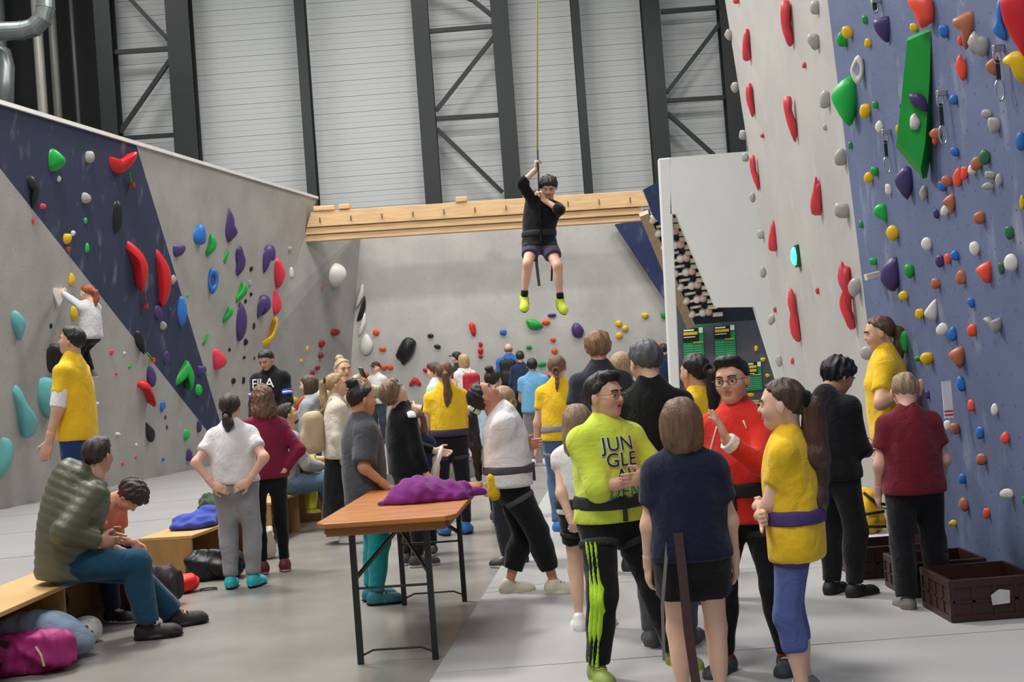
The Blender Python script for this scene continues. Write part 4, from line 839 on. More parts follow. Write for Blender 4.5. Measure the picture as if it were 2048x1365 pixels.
# ================================================================ furniture and things
# folding beer table
def table():
    hz = .77
    A, B = onplane(636, 1046, (0, 0, hz), UPZ), onplane(903, 1035, (0, 0, hz), UPZ)
    C, D = onplane(945, 966, (0, 0, hz), UPZ), onplane(772, 974, (0, 0, hz), UPZ)
    near = (A+B)/2; far = (C+D)/2; ax = nrm(far-near); sd = np.array((ax[1], -ax[0], 0)); Lg = np.linalg.norm(far-near); wd = np.linalg.norm(B-A)
    o = np.array((near[0], near[1], 0)); t = empty('folding_table', tuple(o), 'worn orange-brown wooden folding table with black steel legs', 'table')
    top = mat('b5712f', .35, .28, 3.5, .1, 20, stretch=(1, 3, 1), tag='varnished_wood', spec=.5); edge = woodmat('8a5a30', 'table_edge')
    P = lambda u, v, z: (ax*v+sd*u)+np.array((0, 0, z))
    cc = .09; h = wd/2
    poly = [P(-h+cc*.6, 0, hz), P(h-cc*.6, 0, hz), P(h, cc, hz), P(h, Lg-cc, hz), P(h-cc, Lg, hz), P(-h+cc, Lg, hz), P(-h, Lg-cc, hz), P(-h, cc, hz)]
    MB().slab(poly, UPZ, .028).build('tabletop', top, t, bevel=.006)
    for u in (-h+.06, h-.06): MB().beam(P(u, .08, hz-.045), P(u, Lg-.08, hz-.045), .04, .035, UPZ).build('frame_rail', edge, t)
    for v in (.05, Lg-.05): MB().beam(P(-h+.06, v, hz-.05), P(h-.06, v, hz-.05), .045, .045, UPZ).build('frame_rail', edge, t)
    for v, sgn in ((.14, 1), (Lg-.14, -1)):
        for u in (-.2, .2): MB().beam(P(u, v, 0), P(u, v, hz-.03), .032, .032, sd).build('leg', st, t, bevel=.003)
        MB().tube([P(-.2, v, .40), P(.2, v, .40)], .007, 8).build('crossbar', st, t)
        MB().tube([P(-.2, v, .04), P(-.13, v, .07), (P(.13, v, .07)), P(.2, v, .04)], .006, 8).build('crossbar', st, t)
        for u in (-.2, .2):
            MB().beam(P(u, v, .45), P(-u*.3, v+sgn*.45, hz-.04), .024, .012, sd).build('strut', st, t)
    return o, P, hz
TO, TP, THZ = table()
def tp(u, v, dz=0): return TO+TP(u, v, THZ+dz)
# purple fleece lying on the table
c0 = onplane(855, 985, (0, 0, THZ+.05), UPZ); c0[2] = THZ
soft('fleece_jacket', [ell(c0+(-.03, .02, .05), (.20, .17, .085), k=.06), ell(c0+(.10, .05, .05), (.16, .12, .06), k=.05), ell(c0+(-.02, -.06, .02), (.25, .10, .035), k=.05), cone(c0+(.2, .03, .025), c0+(.33, .08, .02), .03, .022, k=.03), cone(c0+(-.2, -.08, .016), c0+(-.27, -.1, .014), .025, .015, k=.03), cone(c0+(-.12, -.05, .07), c0+(.12, -.10, .03), .035, .03, k=.02)],
     fabric('7a2a78'), .008, wr=.020, wf=1.15, seed=3, clips=((c0+(0, 0, .002), (0, 0, -1)),), label='crumpled purple fleece jacket lying on the folding table', cat='jacket')
# plywood benches
ply = woodmat('c79f63', 'plywood', (1, 1, 6), .14, .55); plyd = woodmat('a9824f', 'plywood_side', (6, 1, 1), .14, .6)
def bench(label, a, b, wd, ht):
    a = np.array((*a, 0.0)); b = np.array((*b, 0.0)); ax = nrm(b-a); sd = np.array((ax[1], -ax[0], 0)); L = np.linalg.norm(b-a); R = np.stack([sd, ax, UPZ], 1)
    t = empty('plywood_bench', tuple(a), label, 'bench')
    MB().box(ax*L/2+np.array((0, 0, ht-.014)), (wd, L, .028), R).build('seat_board', ply, t, bevel=.004)
    for v in (.014, L/2, L-.014): MB().box(ax*v+np.array((0, 0, (ht-.028)/2)), (wd-.02, .026, ht-.03), R).build('side_panel', plyd, t, bevel=.003)
    MB().box(ax*L/2-sd*(wd/2-.03)+np.array((0, 0, (ht-.028)/2)), (.022, L-.06, ht-.03), R).build('back_panel', plyd, t)
bench('long plywood bench under the man in the olive jacket', (-3.12, 6.2), (-3.0, 9.15), .46, .40)
bench('open-sided plywood bench with a blue jacket on it', (-2.92, 10.15), (-2.70, 11.8), .46, .36)
bench('plywood bench behind the curly-haired woman, under the bearded man', (-2.66, 12.1), (-2.44, 13.9), .46, .40)
# clothes and bags along the benches
def gp_(x, y, z=0): return ground(x, y, z)
def heap(name, label, cat, c, prims, m, v=.010, wr=.022, seed=0, wf=1.5):
    c = np.array(c, float); return soft(name, prims(c), m, v, wr=wr, wf=wf, seed=seed, clips=((c+(0, 0, .002), (0, 0, -1)),), label=label, cat=cat)
c = np.array((-2.80, 10.75, .36))
heap('blue_jacket', 'crumpled cobalt blue jacket on the open-sided bench', 'jacket', c, lambda c: [ell(c+(0, 0, .05), (.19, .22, .08), k=.06), ell(c+(.06, .12, .08), (.14, .12, .08), k=.05), ell(c+(-.05, -.16, .03), (.15, .12, .05), k=.05), cone(c+(.1, -.1, .05), c+(.18, .2, .03), .04, .03, k=.03)], fabric('3d4fa8'), wr=.024, seed=5, wf=1.2)
c = np.array((-2.80, 11.35, .36))
heap('green_bag', 'dark green bag behind the blue jacket on the bench', 'bag', c, lambda c: [ell(c+(0, 0, .09), (.15, .18, .12), k=.05), ell(c+(-.05, .05, .15), (.1, .1, .07), k=.05)], fabric('3c4a3c'), seed=6)
c = gp_(55, 1345)
pk_ = heap('magenta_backpack', 'magenta backpack lying on the floor at the lower left corner', 'backpack', c, lambda c: [rbox(c+(0, .02, .10), (.25, .16, .11), .09, rz(.25), k=.05), ell(c+(.14, -.04, .13), (.14, .11, .10), k=.06)], mat('a3246f', .6, .14, 8, .3, 40, tag='nylon'), wr=.02, seed=8)
MB().beam(c+(-.12, -.17, .02), c+(-.06, -.13, .21), .05, .012, (0, 1, 0)).build('pocket_strap', mat('3a2436', .7, tag='webbing'), pk_); MB().tube([c+(.12, -.165, .17), c+(.15, -.17, .12), c+(.16, -.165, .06)], .007, 6).build('zip_pull', mat('c9b8a8', .5, tag='zip'), pk_)
c2 = c+np.array((-.06, .30, 0)); heap('denim_jacket', 'pale blue denim jacket draped behind the magenta backpack', 'jacket', c2, lambda c: [ell(c+(0, 0, .13), (.28, .17, .16), k=.06), ell(c+(.18, -.03, .10), (.16, .10, .08), k=.05), cone(c+(-.2, -.1, .2), c+(.2, -.08, .16), .05, .04, k=.03)], fabric('8fa6bd'), wr=.02, seed=9, wf=1.2)
c = gp_(60, 1262); heap('dark_rucksack', 'black rucksack pushed under the long bench', 'rucksack', c, lambda c: [rbox(c+(0, 0, .13), (.22, .17, .13), .08, k=.05), ell(c+(.05, -.1, .2), (.12, .08, .07), k=.05)], mat('1d1c22', .6, .2, 8, .3, 40, tag='nylon'), seed=10)
c = gp_(132, 1305); heap('grey_shoe_bag', 'dark grey bag beside the white helmet on the floor', 'bag', c, lambda c: [ell(c+(0, 0, .07), (.12, .10, .09), k=.05), ell(c+(.06, .03, .10), (.07, .07, .07), k=.04)], fabric('3a3a3c'), seed=11)
c = gp_(172, 1287); hm_ = heap('white_helmet', 'white helmet on the floor beside the seated man', 'helmet', c, lambda c: [ell(c+(0, 0, .07), (.10, .12, .085), k=.03), ell(c+(.0, .02, .10), (.085, .09, .06), k=.03)], mat('dcdad6', .35, .05, tag='shell'), wr=0.0001, seed=12)
for dx in (-.06, .07): MB().beam(c+(dx, -.10, .01), c+(dx, -.09, .09), .018, .006, (0, 1, 0)).build('chin_strap', mat('26262a', .8, tag='webbing'), hm_)
c = gp_(318, 1215); heap('wine_backpack', 'dark rucksack with red trim behind the shoes of the seated man', 'rucksack', c, lambda c: [rbox(c+(0, .02, .14), (.15, .13, .15), .09, k=.05), ell(c+(.03, -.06, .20), (.10, .08, .09), k=.05)], mat('35262c', .65, .25, 9, .3, 40, tag='nylon'), seed=13)
c = gp_(362, 1186); rb = heap('red_drawstring_bag', 'bright red drawstring bag on the floor by the open-sided bench', 'bag', c, lambda c: [ell(c+(0, 0, .06), (.15, .11, .075), k=.05), ell(c+(-.07, .02, .07), (.09, .10, .08), k=.05)], mat('d8261f', .5, .12, 8, .3, 30, tag='nylon'), seed=14)
MB().tube([c+np.array((.14+.07*math.sin(a)*.9+.07, .05*math.cos(a), .012)) for a in np.linspace(0, 6.28, 17)], .006, 6, caps=False).build('drawcord', mat('222222', .7, tag='cord'), rb, smooth=True)
c = gp_(428, 1160); heap('black_duffel', 'large black duffel bag at the foot of the open-sided bench', 'bag', c, lambda c: [rbox(c+(0, .05, .11), (.22, .14, .12), .09, k=.05), ell(c+(.12, 0, .09), (.12, .10, .09), k=.05)], mat('131316', .5, .2, 8, .3, 35, tag='nylon'), seed=15)
c = gp_(425, 1105); heap('tan_tote', 'tan cloth tote leaning on the open-sided bench', 'tote bag', c, lambda c: [rbox(c+(0, .02, .18), (.12, .09, .19), .06, rx(-.15), k=.04), ell(c+(.02, -.04, .28), (.08, .06, .08), k=.04)], fabric('b58a58'), seed=16)
c = gp_(528, 1118); heap('cream_bag', 'cream bag standing behind the raspberry sweater woman', 'bag', c, lambda c: [rbox(c+(0, 0, .13), (.10, .09, .14), .06, k=.04), ell(c+(.03, 0, .22), (.07, .06, .05), k=.04)], fabric('c9bfb2'), seed=17)
# rucksacks worn
def rucksack(s, label, colr, size, strap):
    b = s.b; o = s.chest-s.Rc[:, 1]*(.075*b+size[1]+.02)-s.Rc[:, 2]*.06*b; w_ = lambda p: s.loc+s.Rz@p; R = s.Rz@s.Rc
    C = w_(o); t = empty('rucksack', tuple(C), label, 'rucksack')
    soft('bag_body', [rbox((0, 0, 0), size, min(size)*.75, R, k=.03), rbox(R@np.array((0, -size[1]*.7, -size[2]*.35)), (size[0]*.75, size[1]*.6, size[2]*.45), min(size)*.45, R, k=.03)], mat(colr, .7, .15, 8, .3, 40, tag='nylon'), .016, t, wr=.006, seed=4)
    for n in 'lr':
        sh = w_(s.shm*.45+s.sh[n]*.55+s.Rc[:, 2]*(.036*b+.03)); pts = [C+R@np.array((0, size[1]*.6, size[2]*.8)), sh-R[:, 1]*.05, sh+R[:, 1]*.05, sh+R[:, 1]*(.09*b+.03)-R[:, 2]*.12, sh+R[:, 1]*(.07*b)-R[:, 2]*.30, C+R@np.array((0, size[1], -size[2]*.8))]
        MB().tube([p-C for p in pts], .018, 6).build('strap', mat(strap, .7, tag='webbing'), t, smooth=True)
rucksack(S['bald'], 'black rucksack on the back of the bald man', '1c1d22', (.16, .10, .26), '1c1d22')
rucksack(S['rw'], 'red rucksack with white straps on the fair-haired woman at the back wall', 'a8222c', (.14, .09, .20), 'd9d6d2')
rucksack(S['cream'], 'beige rucksack on the back of the woman in the cream sweater', 'bba585', (.14, .10, .20), 'a8906c')
rucksack(S['orange'], 'grey rucksack with orange straps on the woman with the brown bob', '8e8f92', (.13, .08, .18), 'e0512a')
# phones and strap in hands
def inhand(s, n, name, label, cat, size, m, dz=.0, along=.5):
    L = .112*s.b; p = s.wr[n]+s.hd[n]*L*along+s.hn[n]*.02; P = s.loc+s.Rz@p; R = s.Rz@np.stack([np.cross(s.hd[n], s.hn[n]), s.hn[n], s.hd[n]], 1)
    MB().box((0, 0, dz), size, R).build(name, m, origin=None, bevel=.004, label=label, cat=cat).location = tuple(P)
blkg = mat('101014', .25, .05, tag='phone_glass')
inhand(S['phone'], 'l', 'phone', 'black phone held up by the blonde woman', 'phone', (.075, .012, .15), blkg, .03, .7)
inhand(S['green'], 'l', 'phone', 'dark phone held by the child in white and green', 'phone', (.07, .012, .14), blkg, .02, .7)
s = S['adi']; P = wpt(s, s.wr['l']+s.hd['l']*.06); MB().tube([(0, 0, .05), (-.02, -.03, -.02), (-.07, -.04, -.12), (-.10, -.03, -.20)], [.014, .02, .024, .02], 8).build('white_strap', mat('e4e2e0', .7, tag='webbing'), smooth=True, label='white webbing strap in the hand of the boy in the track jacket', cat='strap').location = tuple(P)
# chalk bag of the girl looking up
s = S['look']; c = wpt(s, s.pel+np.array((.13, -.12, -.02))); soft('chalk_bag', [cone(c+(0, 0, .05), c+(0, 0, -.06), .042, .045)], fabric('e0ba22'), .012, wr=.003, label='yellow chalk bag on the hip of the young woman looking up', cat='chalk bag')
# rope of the hanging boy
s = S['hang']; hb = wpt(s, s.pel+np.array((0, .07*s.b+.05, .03*s.b))); rt_ = atY(1074, -60, hb[1]); rm = atY(1075, 300, hb[1])
rp = empty('climbing_rope', tuple(hb), 'yellow rope with dark lower end from which the boy in purple shorts hangs', 'rope')
MB().tube([(0, 0, 0), rm-hb], .009, 8).build('lanyard', mat('17181a', .7, tag='rope'), rp, smooth=True); MB().tube([rm-hb, rt_-hb, (rt_-hb)+(0, 0, 4)], .008, 8).build('rope_line', mat('b9b04e', .7, tag='rope'), rp, smooth=True)
# crates at the blue wall
def crate(label, x0, y0, wx, wy, ht, rot=0):
    m = mat('3a221d', .45, .15, 6, .1, 30, tag='crate_plastic'); o = np.array((x0+wx/2, y0+wy/2, .018)); t = empty('plastic_crate', tuple(o), label, 'crate', rz=rot)
    MB().box((0, 0, .008), (wx-.01, wy-.01, .016)).build('bottom', m, t)
    for sx, sy, L, R in ((0, -1, wx, 0), (0, 1, wx, 0), (-1, 0, wy, 1), (1, 0, wy, 1)):
        c = np.array((sx*(wx/2-.008), sy*(wy/2-.008), 0)); sz = lambda l, z: ((l, .014, z) if not R else (.014, l, z)); al = np.array((1, 0, 0)) if not R else np.array((0, 1, 0)); out = np.array((sx, sy, 0))
        lowend = (sx == -1 or sx == 1)
        side = MB().box(c+(0, 0, ht/2), sz(L-.012, ht)).build('side', m, t)
        MB().box(c+out*.008+(0, 0, ht-.02), sz(L+.006, .04)).build('rim', m, side, bevel=.004); MB().box(c+out*.007+(0, 0, .02), sz(L, .03)).build('rim', m, side)
        MB().box(c+out*.006+(0, 0, ht*.48), sz(L-.02, .012)).build('rib', m, side)
        n = 5
        for k in range(n): MB().box(c+out*.006+al*(L*(k/(n-1)-.5)*.97)+(0, 0, ht/2), sz(.02, ht*.94)).build('rib', m, side)
    return t, o
t1, o1 = crate('brown plastic crate nearest the camera with a torn white sticker', 2.17, 6.52, .46, .46, .22)
MB().slab([(-.02, -.243, .08), (.07, -.243, .085), (.075, -.243, .15), (.02, -.243, .16), (-.025, -.243, .13)], BN, .003).build('sticker', mat('c9c6c2', .7, .2, 12, tag='sticker'), t1)
crate('brown plastic crate right behind the nearest one, beside the boy in maroon', 2.16, 7.22, .46, .42, .20)
crate('hindmost brown plastic crate at the foot of the blue wall', 2.06, 7.90, .50, .40, .20)
# yellow rope sack on a low white pad by the wall
pad = RW(1750, 1075); MB().slab([(2.25, 9.1, .10), (2.69, 9.1, .10), (2.69, 10.2, .10), (2.25, 10.2, .10)], UPZ, .082).build('floor_pad', mat('dcdad6', .6, .05, tag='pad_vinyl'), bevel=.02, label='low white pad under the yellow rope sack', cat='pad')
c = np.array((2.53, 9.38, .10)); ys_ = heap('rope_sack', 'yellow rope sack with black straps on the low white pad', 'sack', c, lambda c: [ell(c+(0, 0, .11), (.13, .17, .14), k=.05), ell(c+(.02, 0, .24), (.08, .10, .09), k=.05), ell(c+(-.04, -.06, .05), (.14, .13, .07), k=.05)], mat('e3b416', .55, .18, 8, .3, 35, tag='nylon'), seed=18)
for k, pts in enumerate(([(-.16, -.1, .12), (-.05, -.19, .15), (.1, -.18, .16)], [(-.18, -.06, .04), (-.05, -.2, .06), (.1, -.19, .05)], [(-.02, -.1, .30), (.06, -.13, .22), (.13, -.1, .2)])):
    MB().tube([c+p for p in pts], .012, 6).build('strap', mat('1a1a1c', .7, tag='webbing'), ys_, smooth=True)
# quickdraws on the blue wall
qm = mat('c9ccce', .25, .08, metal=.9, tag='carabiner'); qs = mat('2a2a2c', .8, tag='sling')
def ring(c, w_, h_, R, r=.005): return [c+R@np.array((math.sin(a)*w_, 0, math.cos(a)*h_)) for a in np.linspace(0, 2*math.pi, 15)]
for (x, y, L, lab) in ((1761, 0, 25, 'quickdraw with black sling at the top edge of the blue wall'), (1781, 262, 80, 'quickdraw left of the long green volume'), (1893, 185, 100, 'quickdraw right of the long green volume'), (2008, 95, 105, 'quickdraw below the big red volume')):
    p = RW(x, y)+RN*.04; sc_ = np.linalg.norm(RW(x, y+L)-RW(x, y)); R = np.eye(3)
    t = empty('quickdraw', tuple(p), lab, 'quickdraw'); z = np.array((0, 0, 1.0))
    MB().box((.01, 0, 0), (.06, .03, .035)).build('hanger', qm, t, bevel=.006)
    MB().tube(ring(-z*.04, .018, .04, R), .005, 6, caps=False).build('carabiner', qm, t, smooth=True)
    MB().beam(-z*.06, -z*(sc_-.10), .022, .008, (0, 1, 0)).build('sling', qs, t)
    MB().tube(ring(-z*(sc_-.05), .022, .055, R), .005, 6, caps=False).build('carabiner', qm, t, smooth=True)
# route tag and wood bar on the blue wall
p = RW(1922, 760)+RN*.05; tg = empty('route_tag', tuple(p), 'long white route tag with red stripes on the blue wall', 'tag'); hgt = np.linalg.norm(RW(1920, 830)-RW(1920, 762))
MB().box((-.04, 0, -hgt/2), (.055, .006, hgt)).build('tag_plate', mat('e2e4e6', .5, tag='tag_white'), tg)
for k in range(2): MB().box((-.04, -.004, -hgt+.02+.022*k), (.055, .002, .010)).build('stripe', mat('d2463c', .5, tag='tag_red'), tg)
a, b = RW(1764, 548)+RN*.02, atY(1731, 556, RW(1764, 548)[1]-.02); MB().beam(a-b, (0, 0, 0), .045, .045).build('wood_bar', woodmat('d8c8b8', 'bar_wood'), bevel=.006, label='short pale wooden bar beside the big purple hold', cat='wooden bar').location = tuple(b)
# green lamps
gl = mat('30e08a', .4, .02, emit=6, tag='green_lamp')
p = RW(1598, 512); lo_ = empty('green_lamp', tuple(p), 'glowing green lamp on the white climbing wall', 'lamp'); soft('lens', [ell(RN*.04, (.035, .05, .085))], gl, .012, lo_); MB().box(RN*.01, (.05, .10, .20)).build('housing', mat('2a4a3c', .5, tag='housing'), lo_, bevel=.01)
p = atY(1398, 638, DY-.12); soft('green_lamp', [ell((0, 0, 0), (.06, .05, .07)), ell((.07, 0, .03), (.05, .04, .06))], gl, .02, label='small glowing green light above the posters', cat='lamp').location = tuple(p)
# ================================================================ climbing holds
HC = dict(g=('1f9a3c', 'green'), y=('e0b51f', 'yellow'), r=('c8232a', 'red'), b=('2f6fbe', 'blue'), p=('46366a', 'purple'), k=('1c1d20', 'black'), w=('dcd8d2', 'white'), e=('a5a39e', 'grey'),
          o=('e2501f', 'orange'), a=('5fa3a3', 'aqua'), c=('e03a4c', 'coral red'), n=('b06a4c', 'brown'), s=('f0563f', 'salmon'), d=('2f6a45', 'dark green'), m=('8f1a26', 'dark red'), R=('cc3f48', 'red'), G=('1fb04a', 'bright green'))
WALLS = dict(L='the left bouldering wall', B='the back wall', F='the back wall corner', G='the white climbing wall', U='the blue wall', V='the long green volume', D='the dark board')
HL = []; VOL = [None, None, 0]
def spline(P, n):
    P = np.array(P, float); k = len(P); out = []
    per = max(2, n//k)
    for i in range(k):
        p0, p1, p2, p3 = P[i-1], P[i], P[(i+1) % k], P[(i+2) % k]
        for j in range(per):
            t = j/per; out.append(.5*((2*p1)+(-p0+p2)*t+(2*p0-5*p1+4*p2-p3)*t*t+(-p0+3*p1-3*p2+p3)*t**3))
    return np.array(out)
def wallhit(wl_, x, y):
    if wl_ == 'L': return LW(x, y), LN
    if wl_ == 'B': return atY(x, y, BY-.001), BN
    if wl_ == 'F': return onplane(x, y, FP, FNRM), FNRM
    if wl_ == 'D': return atY(x, y, DY), BN
    return RW(x, y), RN
def hold(wl_, col, px, thick=.5, sharp=False, name='climbing_hold', hole=False, word=None):
    rs = random.Random(len(HL)*7+3)
    if isinstance(px[0], (int, float)):
        cx, cy, w_, h_ = px[:4]; an = (px[4] if len(px) > 4 else rs.uniform(-25, 25))*D2R; n = 8
        pts = []
        for i in range(n):
            a = 2*math.pi*i/n; r = rs.uniform(.82, 1.12); x, y = math.cos(a)*r*w_/2, math.sin(a)*r*h_/2
            pts.append((cx+x*math.cos(an*.3)-y*math.sin(an*.3), cy+x*math.sin(an*.3)+y*math.cos(an*.3)))
    else: pts = list(px)
    A = np.array(pts, float); w_ = np.ptp(A[:, 0]); h_ = np.ptp(A[:, 1]); cx, cy = A.mean(0)
    if wl_ in 'GUV': hit, n = wallhit(wl_, cx+w_*.38, cy)
    else: hit, n = wallhit(wl_, cx, cy)
    tc = nrm(CAM-hit)
    if wl_ == 'V': hit = onplane(cx, cy, VOL[0]+VOL[1]*VOL[2]*.9, VOL[1])
    if wl_ in 'GUV': m = nrm(n*.35+tc*.8)
    elif wl_ in 'LF': m = nrm(n*.65+tc*.5)
    else: m = n
    O = spline(A, 18 if not sharp else len(A)) if not sharp else A
    P3 = np.array([onplane(x, y, hit, m) for x, y in O]); C = P3.mean(0); sz = min(np.ptp(P3@np.array((0, 0, 1.0))), np.linalg.norm(np.ptp(P3[:, :2], axis=0)))
    t1 = thick*sz*(.8 if wl_ == 'B' else .6); back = .02 if wl_ == 'B' else .22*sz
    off = n*(.02 if wl_ == 'B' else .0); loc = hit
    N = len(P3); V = []; F = []
    if sharp: rings = [(1, -back), (1, 0), (.90, t1), (.4, t1*1.02)]; VOL[:] = [hit, m, t1] if name == 'wall_volume' else VOL
    else: rings = [(.7, -back), (1, -.0), (.97, .30*t1), (.86, .62*t1), (.62, .88*t1), (.32, 1.0*t1)]
    sh = np.array((rs.uniform(-.12, .12), 0, rs.uniform(.02, .18)))*sz
    for k, (sc_, hh_) in enumerate(rings):
        for p in P3: V.append(C+(p-C)*sc_+m*hh_+off+sh*max(0, hh_)/max(t1, 1e-6)*.6-loc)
    nr = len(rings)
    for k in range(nr-1):
        for i in range(N): F.append((k*N+i, k*N+(i+1) % N, (k+1)*N+(i+1) % N, (k+1)*N+i))
    V.append(C+m*t1*1.03+off+sh*.6-loc); ap = len(V)-1
    for i in range(N): F.append(((nr-1)*N+i, (nr-1)*N+(i+1) % N, ap))
    F.append(tuple(range(N)))
    if hole:
        V = []; F = []; M_ = 10
        for i in range(N):
            r = P3[i]-C
            for j in range(M_):
                a = 2*math.pi*j/M_; V.append(C+r*(.70+.30*math.cos(a))+m*(sz*.22*(.6+math.sin(a)))-loc)
        for i in range(N):
            for j in range(M_): F.append((i*M_+j, i*M_+(j+1) % M_, ((i+1) % N)*M_+(j+1) % M_, ((i+1) % N)*M_+j))
    # consistent outward normals
    me = pymesh(name, V, F, plastic(HC[col][0]), smooth=not sharp)
    bm = bmesh.new(); bm.from_mesh(me); bmesh.ops.recalc_face_normals(bm, faces=bm.faces); bm.to_mesh(me); bm.free()
    o = bpy.data.objects.new(name, me); o.location = loc; COL.objects.link(o)
    big = max(w_, h_); size = 'small' if big < 17 else ('medium' if big < 36 else 'large')
    HL.append((o, wl_, col, size, cy, cx, word)); return o
def many(wl_, col, items, **k):
    for it in items: hold(wl_, col, it, **k)
# left wall
hold('L', 'g', [(89, 310), (97, 298), (110, 300), (128, 316), (129, 328), (118, 340), (98, 345), (91, 335)], word='domed')
many('L', 'e', [(177, 314, 25, 28), (169, 396, 25, 25), (345, 560, 14, 20), (324, 652, 20, 18), (498, 567, 13, 16), (578, 498, 14, 12)])
hold('L', 'r', [(197, 311), (203, 312), (215, 319), (235, 320), (258, 312), (268, 304), (272, 306), (270, 318), (255, 338), (240, 348), (228, 348), (205, 335), (196, 323)], word='crescent-shaped')
hold('L', 'k', [(45, 358), (52, 351), (65, 353), (75, 370), (79, 385), (75, 405), (66, 418), (60, 405), (62, 385), (52, 372)], word='curved')
hold('L', 'k', (232, 435, 24, 70, 0), word='long oval')
many('L', 'c', [(84, 413, 18, 13), (65, 442, 7, 13), (135, 499, 12, 10), (222, 705, 10, 12), (232, 748, 8, 7), (244, 928, 8, 8), (271, 915, 7, 7)])
many('L', 'w', [(117, 358, 10, 12), (145, 467, 12, 12), (187, 808, 24, 8), (233, 869, 16, 8), (248, 707, 7, 7), (272, 890, 8, 8), (581, 545, 12, 24)])
many('L', 'G', [(170, 442, 8, 14), (173, 497, 10, 20), (258, 734, 9, 9), (374, 592, 6, 6), (412, 748, 6, 6), (395, 779, 17, 24), (371, 870, 20, 24)])
many('L', 'y', [(132, 478, 24, 24), (142, 560, 14, 28), (146, 627, 18, 28)])
hold('L', 'r', [(238, 482), (245, 479), (262, 490), (280, 510), (291, 535), (291, 555), (286, 580), (282, 585), (276, 575), (270, 545), (262, 525), (247, 505), (238, 495)], word='banana-shaped')
hold('L', 'r', [(299, 500), (305, 493), (318, 508), (332, 532), (339, 560), (336, 590), (328, 612), (320, 612), (318, 590), (315, 560), (308, 530)], word='tapering upright')
hold('L', 'w', [(96, 577), (130, 578), (131, 590), (113, 618)], word='triangular', sharp=True)
hold('L', 'a', [(15, 632), (20, 620), (35, 624), (50, 643), (48, 662), (40, 683), (30, 668), (18, 648)], word='pointed')
hold('L', 'k', [(82, 708), (85, 695), (100, 688), (120, 692), (130, 705), (130, 735), (118, 748), (95, 745), (86, 730)], word='rounded')
hold('L', 'a', [(8, 775), (14, 765), (25, 765), (36, 778), (45, 800), (60, 822), (73, 845), (72, 862), (60, 876), (45, 873), (35, 840), (25, 810)], word='long club-shaped')
hold('L', 'a', [(66, 770), (72, 755), (90, 754), (108, 760), (112, 780), (112, 835), (95, 838), (78, 820), (67, 800)], word='shield-shaped')
hold('L', 'a', [(-8, 880), (10, 875), (22, 885), (25, 915), (12, 945), (-8, 960)], word='half-visible')
hold('L', 'k', [(260, 667), (270, 660), (280, 665), (287, 685), (288, 710), (280, 700), (265, 685)], word='flat')
many('L', 'p', [(314, 625, 20, 32), (339, 628, 12, 25), (331, 716, 16, 28), (400, 742, 26, 24), (330, 835, 6, 10), (333, 855, 6, 10), (376, 911, 18, 28), (396, 853, 14, 26), (508, 717, 6, 8), (573, 646, 24, 20)])
many('L', 'b', [(361, 622, 25, 62, 0), (323, 813, 16, 22), (325, 919, 10, 8)])
hold('L', 'g', [(335, 768), (350, 745), (368, 724), (374, 722), (384, 745), (385, 765), (380, 782), (374, 775), (374, 755), (366, 740), (352, 762), (340, 776)], word='boomerang-shaped')
hold('L', 'p', [(288, 735), (300, 733), (310, 750), (308, 772), (298, 774), (289, 758)], word='leaf-shaped')
hold('L', 'r', [(262, 762), (285, 762), (297, 780), (308, 815), (300, 805), (285, 782), (264, 775)], word='fin-shaped')
hold('L', 'k', [(283, 837), (292, 845), (308, 862), (308, 880), (300, 885), (288, 868)], word='shark-fin')
hold('L', 'p', [(452, 420), (457, 417), (466, 438), (467, 452), (474, 468), (466, 478), (456, 486), (441, 472), (444, 450)], word='tall pointed')
hold('L', 'b', [(375, 472), (385, 458), (398, 448), (408, 455), (411, 475), (408, 488), (395, 490), (380, 483)], word='bell-shaped')
hold('L', 'p', [(337, 489), (370, 492), (364, 510), (350, 514), (338, 505)], word='wedge-shaped')
hold('L', 'g', [(403, 510), (410, 515), (425, 505), (432, 490), (428, 475), (421, 468), (420, 485), (414, 498), (404, 503)], word='sickle-shaped')
hold('L', 'g', [(441, 525), (450, 528), (457, 505), (456, 498), (448, 510)], word='narrow')
hold('L', 'p', [(463, 503), (470, 493), (482, 493), (487, 508), (491, 522), (487, 540), (475, 553), (468, 545), (472, 528), (465, 518)], word='bent')
hold('L', 'b', (422, 562, 25, 50, 0), hole=True, word='ring-shaped')
hold('L', 'p', [(517, 525), (520, 503), (533, 491), (545, 493), (548, 512), (545, 522), (538, 522), (530, 540), (524, 550), (518, 540)], word='hooked')
hold('L', 'c', [(541, 533), (549, 515), (558, 522), (567, 545), (566, 560), (557, 577), (548, 568), (542, 550)], word='upper diamond')
hold('L', 'c', [(538, 600), (545, 575), (557, 590), (563, 612), (556, 628), (547, 628), (540, 615)], word='lower diamond')
hold('L', 'g', [(464, 605), (470, 608), (490, 590), (491, 572), (484, 565), (478, 580), (467, 595)], word='upper scoop-shaped')
hold('L', 'p', [(506, 625), (510, 600), (528, 590), (538, 600), (538, 618), (528, 630), (522, 630), (522, 618), (512, 640), (507, 637)], word='horseshoe-shaped')
hold('L', 'p', (478, 644, 28, 72, 0), word='tall oval')
hold('L', 'g', [(438, 648), (445, 648), (463, 632), (464, 620), (457, 613), (452, 625), (440, 640)], word='lower scoop-shaped')
hold('L', 'g', [(398, 690), (405, 695), (413, 680), (419, 668), (410, 676)], word='sprout-shaped')
hold('L', 'c', [(416, 710), (420, 697), (432, 700), (448, 717), (450, 730), (440, 739), (424, 738)], word='shell-shaped')
